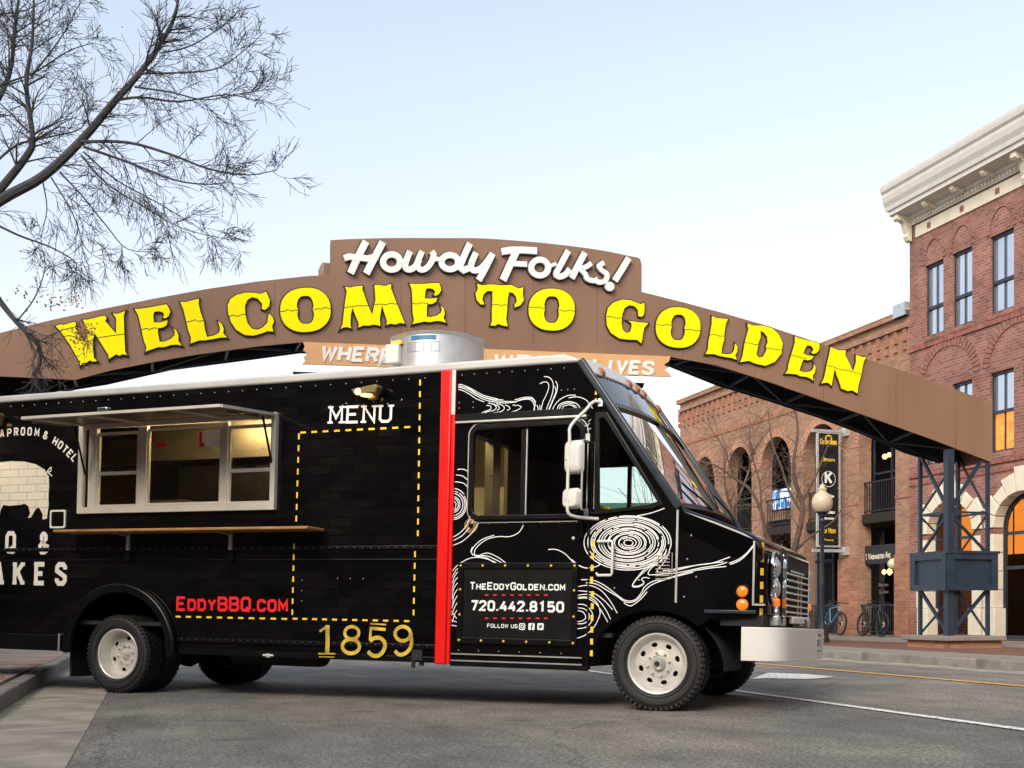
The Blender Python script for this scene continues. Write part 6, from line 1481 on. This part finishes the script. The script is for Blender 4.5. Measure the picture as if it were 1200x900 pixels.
# ---- prints on the box body
tline('MENU', (385.5,496.8), (459,495.2), .172, .026, 'menu_lettering', m_printw, bodyn, gap=2.2, serif=.030)
tline('EddyBBQ.com', (206.5,716), (337.5,717.5), .150, .029, 'web_lettering', m_redp, bodyn, small=.84, gap=1.9)
z18 = zt(3, 340, 560); f18 = lambda u, v, d: (u, -.032-d, v)
for sts in ([([(110,540),(124,531),(138,520)],.022,0),([(138,518),(138,570),(137,614)],.046,0),([(106,618),(166,618)],.014,0)],
            [(ell(223,545,25,22,22),.032,1),(ell(220,592,30,25,24),.036,1)],
            [([(288,513),(344,516)],.014,0),([(286,528),(342,533)],.030,0),([(290,528),(287,572)],.026,0),(smoothline([(287,574),(300,564),(322,563),(338,578),(338,600),(322,622),(298,625),(280,610)],3),.038,0)],
            [(ell(402,548,27,25,24),.034,1),(smoothline([(430,545),(432,585),(418,612),(392,622),(374,608)],3),.036,0)]):
    b = MB()
    for k, (P, w_q, cl) in enumerate(sts): strip(b, [tp(*z18(q)) for q in P], w_q, f18, bool(cl), .0012+.0004*k)
    b.build('number', m_gold2, bodyn, recalc=False)
b = MB(); t0_ = tp(376,769.5); t1_ = tp(394,770); strip(b, [t0_, t1_], .008, lambda u,v,d:(u,-.032-d,v), False, .002); b.build('number_rule', m_gold2, bodyn)
b = MB(); letters_at(b, [('T',-7,510,10),('A',2.5,508,4),('P',11,507,2),('R',19,506,1),('O',27,505.5,-1),('O',35,505.6,-3),('M',43.5,506.6,-8),('&',53.5,510,-16),('H',65,517,-32),('O',71,521.5,-37),('T',76.5,526.5,-42),('E',82,531.5,-47),('L',87.5,536.8,-52)], .092, .064, .018, sd_, tp); b.build('arc_lettering', m_print, bodyn, recalc=False)
for it in [('Q',12.5,635.5,0),('&',51.5,636.5,0)]:
    b = MB(); letters_at(b, [it], .245, .155, .048, sd_, tp); b.build('letter', m_print, bodyn, recalc=False)
for it in [('A',-2,672,0),('K',22,672,0),('E',47,672.3,0),('S',71.5,672.6,0)]:
    b = MB(); letters_at(b, [it], .255, .165, .052, sd_, tp, serif=.03); b.build('letter', m_print, bodyn, recalc=False)
m_pig = brickmat('pig_print', (.62,.57,.45), (.58,.53,.42), (.34,.31,.25), bw=.255, bh=.085, gap=.010, rough=.4, bump=.05, var=.06)
zP = zt(3.6, 0, 450)
pig = [(-150,345),(-90,340),(-40,338),(0,330),(50,325),(100,327),(150,338),(188,360),(206,395),(208,430),(205,470),(206,510),(198,568),(180,572),(180,548),(166,522),(152,526),(132,562),(118,566),(128,545),(120,515),(105,505),(85,510),(40,514),(15,510),(2,535),(-4,572),(-30,572),(-30,540),(-60,520),(-100,520),(-120,572),(-150,572),(-150,520),(-180,480),(-200,430),(-190,380)]
v_, f_ = on_y(shape([cw([tp(*zP(q)) for q in pig])], .0012), -.0016); MB().add(v_, f_).build('pig_silhouette', m_pig, bodyn)
b = MB(); strip(b, smoothline([tp(*zP(q)) for q in [(206,392),(196,378),(205,362),(216,352),(214,368),(203,372),(220,388)]], 4), .012, sd_, False, .0018); b.build('pig_tail', m_print, bodyn)
# yellow dashed lines
def dashes(a, c, n, name, lift=.0, w=.018, fill=.5, par=None):
    b = MB(); p, q = tp(*a), tp(*c)
    for k in range(n):
        f0 = k/n; f1 = f0+fill/n; P = [(p[0]+(q[0]-p[0])*f, p[1]+(q[1]-p[1])*f) for f in (f0, f1)]
        strip(b, P, w, sd_, False, .0022+lift)
    b.build(name, m_yel, par or bodyn, recalc=False)['kind'] = 'stuff'
dashes((492.5,445),(489.6,635),14,'dashed_line'); dashes((486.5,646),(484.5,728),6,'dashed_line')
dashes((350.5,508),(347,618),8,'dashed_line'); dashes((345.5,637),(343.3,727),7,'dashed_line',.012)
dashes((352,507),(488,500),10,'dashed_line'); dashes((206,722.5),(343,725.5),11,'dashed_line'); dashes((343,725),(486,728),12,'dashed_line')
dashes((698.5,458),(698,476),2,'dashed_line',par=cabn); dashes((695.5,634),(693,690),4,'dashed_line',par=cabn,w=.026,lift=.002); dashes((694.5,693),(693,776),6,'dashed_line',par=cabn,w=.026,lift=.002)
def nose_pt(px, py, y): x, z = tp(px, py, y); return x, z
b = MB()
for k, py in enumerate((640,654.5,670,686,702,717)):
    z = tp(895,py,.06)[1]; b.add([(.824,.050,z-.03),(.845,.083,z-.03),(.845,.083,z+.03),(.824,.050,z+.03)], [(0,1,2,3)])
b.v = [(x+.006, y-.006, z) for x, y, z in b.v]; b.build('dashed_line', m_yel, cabn)['kind'] = 'stuff'
# ---- white line drawing on the cab
Rn = random.Random(5)
def lines(name, L_, w=.011, k=4, lift=0.0, par=None):
    w *= .66
    b = MB()
    for i, (tr, P) in enumerate(L_):
        strip(b, smoothline([tp(*tr(q)) for q in P], k), w, sd_, False, .0016+.0002*(i % 4)+lift)
    o = b.build(name, m_printw, par or cabn, recalc=False); o['kind'] = 'stuff'; return o
def rings(name, cx, cy, rx, ry, n, tr, a0=0, a1=360, w=.011, r0=.06, wob=.03, gaps=(1,3), lift=0.0):
    w *= .66
    b = MB()
    for i in range(n):
        f = r0+(1-r0)*(i+1)/n; ng = Rn.randint(*gaps); span = (a1-a0); rs_ = Rn.uniform(0, 360) if span >= 360 else 0
        cuts = sorted(a0+span*Rn.random() for _ in range(ng)); s_ = a0; segs = []
        for c in cuts:
            if c-s_ > 14: segs.append((s_, c-Rn.uniform(2, 7)))
            s_ = c
        segs.append((s_, a1-(3 if span >= 360 else 0)))
        for u0, u1 in segs:
            u0 += rs_; u1 += rs_
            m_ = max(3, int((u1-u0)/9)); dr = Rn.uniform(-1, 1)*.35/n
            P = [tp(*tr((cx+rx*(f+dr+wob*math.sin(2*math.radians(u)+1)*.5)*math.cos(math.radians(u0+(u1-u0)*k/m_)), cy+ry*(f+dr)*math.sin(math.radians(u0+(u1-u0)*k/m_))))) for k in range(m_+1) for u in (u0,)]
            strip(b, P, w, sd_, False, .0016+.0002*(i % 4)+lift)
    o = b.build(name, m_printw, cabn, recalc=False); o['kind'] = 'stuff'; return o
z1 = zt(4.5, 670, 570); z3 = zt(3, 340, 380); z5 = zt(3.75, 520, 540); z4 = zt(6.3158, 520, 420); zw = zt(5.622, 540, 460)
rings('swirl_print', 298, 297, 228, 143, 15, z1, w=.0125, gaps=(2,4))
lines('line_print', [(z1, P) for P in (
 [(0,385),(30,410),(70,430),(110,428),(145,415),(140,398)], [(345,155),(400,145),(450,130),(490,115)],
 [(520,320),(505,370),(480,410),(450,445),(480,455),(560,440),(660,415),(740,405),(835,372)],
 [(500,330),(488,370),(455,405),(420,430),(405,465),(470,462),(560,455),(680,430),(760,418),(820,400)],
 [(480,340),(465,375),(430,410),(395,440),(350,480),(320,525),(350,530),(380,515)],
 [(465,350),(445,385),(415,415),(380,440),(335,495),(322,522),(352,525),(382,508),(368,490),(385,480),(410,485)],
 [(50,492),(110,494),(170,520),(230,565),(280,600),(330,600),(365,565),(385,530),(430,500),(520,480),(620,450),(720,432),(815,422)],
 [(75,508),(130,515),(190,550),(240,580),(285,610),(335,605),(372,570),(395,540),(440,510),(540,478),(640,452)],
 [(275,615),(310,630),(345,610),(378,580),(398,555)], [(455,500),(500,490),(560,465)],
 [(830,405),(880,385),(925,350),(965,300)], [(836,412),(890,388),(935,345),(968,302)],
 [(800,398),(700,410),(600,425),(520,440),(480,445)])], .011)
lines('line_print', [(z1, P) for P in (
 [(25,530),(90,522),(150,545),(200,600),(240,668)], [(25,575),(90,570),(140,600),(180,650),(205,700)], [(30,592),(80,590),(130,620),(165,670),(190,715)],
 [(20,622),(70,625),(105,660),(110,700),(80,740),(20,752)], [(22,640),(65,645),(90,670),(90,700),(65,722),(20,725)], [(22,655),(55,660),(72,680),(70,700),(45,712),(20,712)],
 [(20,803),(70,785),(115,745),(140,700),(150,660),(130,610),(90,585),(25,585)], [(30,550),(110,560),(170,600),(215,650)])], .0105)
lines('line_print', [(z5, P) for P in (
 [(350,283),(330,315),(290,333),(240,333),(190,345),(150,375),(135,400),(145,420),(190,405),(240,425),(280,455)],
 [(222,327),(170,345),(135,375),(122,400),(135,415),(190,418),(240,440),(265,455)], [(127,378),(120,400),(140,418),(185,425),(225,450)],
 [(460,390),(495,390),(535,410),(575,450),(620,470),(660,468)],
 [(35,490),(60,460),(110,430),(160,425),(215,440),(240,455)], [(35,520),(55,480),(90,455)], [(35,550),(50,505),(75,475)], [(35,580),(48,530),(75,500)], [(38,605),(45,560),(75,520)],
 [(40,640),(45,590),(75,545)], [(35,650),(50,610),(75,570)], [(35,680),(50,640),(75,600)], [(38,710),(50,670),(72,640)], [(35,700),(60,710),(72,720)], [(32,722),(68,728)], [(35,660),(55,690),(72,700)])], .011)
rings('swirl_print', 40, 192, 62, 68, 6, z5, -88, 88, w=.0115, r0=.1, wob=0, gaps=(0,1))
lines('line_print', [(z5, P) for P in ([(60,38),(90,38),(118,55)], [(55,62),(85,68),(110,90)], [(50,92),(90,100),(118,135)], [(42,350),(80,330),(115,290),(135,252)], [(40,372),(85,352),(130,310),(155,270)], [(42,335),(70,318),(100,285),(118,240)])], .011)
lines('line_print', [(z4, P) for P in (
 [(108,195),(150,200),(200,230),(260,270),(340,298),(440,308)], [(110,205),(170,220),(230,255),(300,290),(380,312),(440,318),(520,320)], [(108,212),(160,228),(220,262),(300,305),(390,325),(460,330),(540,322)],
 [(120,190),(180,212),(240,245),(300,275),(400,300)], [(108,228),(150,242),(200,270),(240,298),(300,322)],
 [(525,308),(590,290),(650,290),(682,325)], [(530,320),(600,303),(645,308),(670,345),(672,405)], [(545,312),(610,297),(655,300),(678,335),(670,370),(666,395)],
 [(315,348),(345,352),(350,370),(330,385),(300,395),(262,420),(238,452)], [(330,330),(370,340),(390,365),(370,385),(330,392),(285,415),(250,452)], [(350,335),(400,350),(412,370),(395,385)], [(390,335),(430,345),(450,370),(420,395),(350,405),(300,430),(275,452)], [(455,345),(480,355),(490,372),(470,385)], [(510,345),(540,350),(520,345)], [(545,345),(575,360),(540,385),(500,395)],
 [(290,452),(330,432),(380,428)], [(440,420),(490,422),(530,440)], [(450,430),(500,435)], 
 [(712,188),(740,175),(770,180),(778,215),(760,270),(735,320),(722,380)], [(742,135),(780,140),(808,175),(810,230),(795,290),(770,350),(755,392)], [(828,168),(842,200),(835,250),(810,310),(785,370),(778,395)], [(820,205),(832,240),(815,290),(790,350),(770,395)],
 [(978,272),(920,275),(860,305),(820,350),(800,395)], [(925,292),(990,285),(1050,305),(1085,345),(1102,372)],
 [(690,345),(700,380),(688,430)], [(712,345),(712,390),(700,430)], [(730,385),(722,432)], [(775,405),(790,430)], [(752,405),(765,430)], [(800,405),(820,432)],
 [(990,470),(1040,500),(1030,515)], [(1010,492),(1055,500),(1080,480)], [(1070,470),(1090,450)], [(1060,530),(1090,518)])], .0095)
rings('swirl_print', 925, 375, 88, 58, 4, z4, 150, 395, w=.0095, r0=.45, wob=0, gaps=(0,1))
lines('line_print', [(zw, P) for P in ([(100,230),(75,280),(70,340)], [(775,180),(800,210),(800,260),(795,300)], [(800,165),(830,170),(832,110)])], .009)
# rubbed yellow-brown ring around the filler and small plug under the skirt
x, z = tp(552,616); b = MB(); b.lathe([(.068,.0015),(.026,.0015)], (x,0,z), (0,-1,0), 24); b.build('rust_ring', mat('rust_gold', (.20,.10,.008), .5, var=.9, scale=25), cabn)
MB().lathe([(.001,.014),(.02,.012),(.024,0)], (x,0,z), (0,-1,0), 14).build('filler_cap', m_black2, cabn)
x, z = tp(489,770); b = MB(); b.box((x-.05,-.02,z-.03),(x+.06,.1,z+.07)); b.tube([(x-.04,0,z-.02),(x-.04,0,z-.1)], .02, 8); b.tube([(x+.03,.03,z-.02),(x+.03,.03,z-.08)], .025, 8); b.build('trailer_socket', m_under, TK_)
b = MB(); x, z = tp(316,768); b.tube([(x-.06,-.02,z),(x+.06,-.02,z)], .012, 8); b.box((x-.02,-.03,z-.02),(x+.02,.02,z+.02)); b.build('water_valve', m_galv, TK_)
# ---- low shops far down the cross street, seen through the cab glass
c = wp(700, 717, 62)
w = thing('shop_building', 'far low tan building with a green eave seen through the cab quarter window', 'building', (c.x, c.y, 0))
b = MB(); b.box((c.x-14,c.y,0),(c.x+8.2,c.y+10,5.9)); b.build('wall', m_brickA, w)
b = MB(); b.box((c.x-14.3,c.y-.5,5.9),(c.x+8.5,c.y+10,6.5)); b.build('eave', mat('eave_green', (.06,.16,.12), .5), w)
for k in range(7): b = MB(); b.box((c.x-12.5+k*3,c.y-.05,2),(c.x-11+k*3,c.y+.05,4.2)); b.build('window', m_glassD, w)
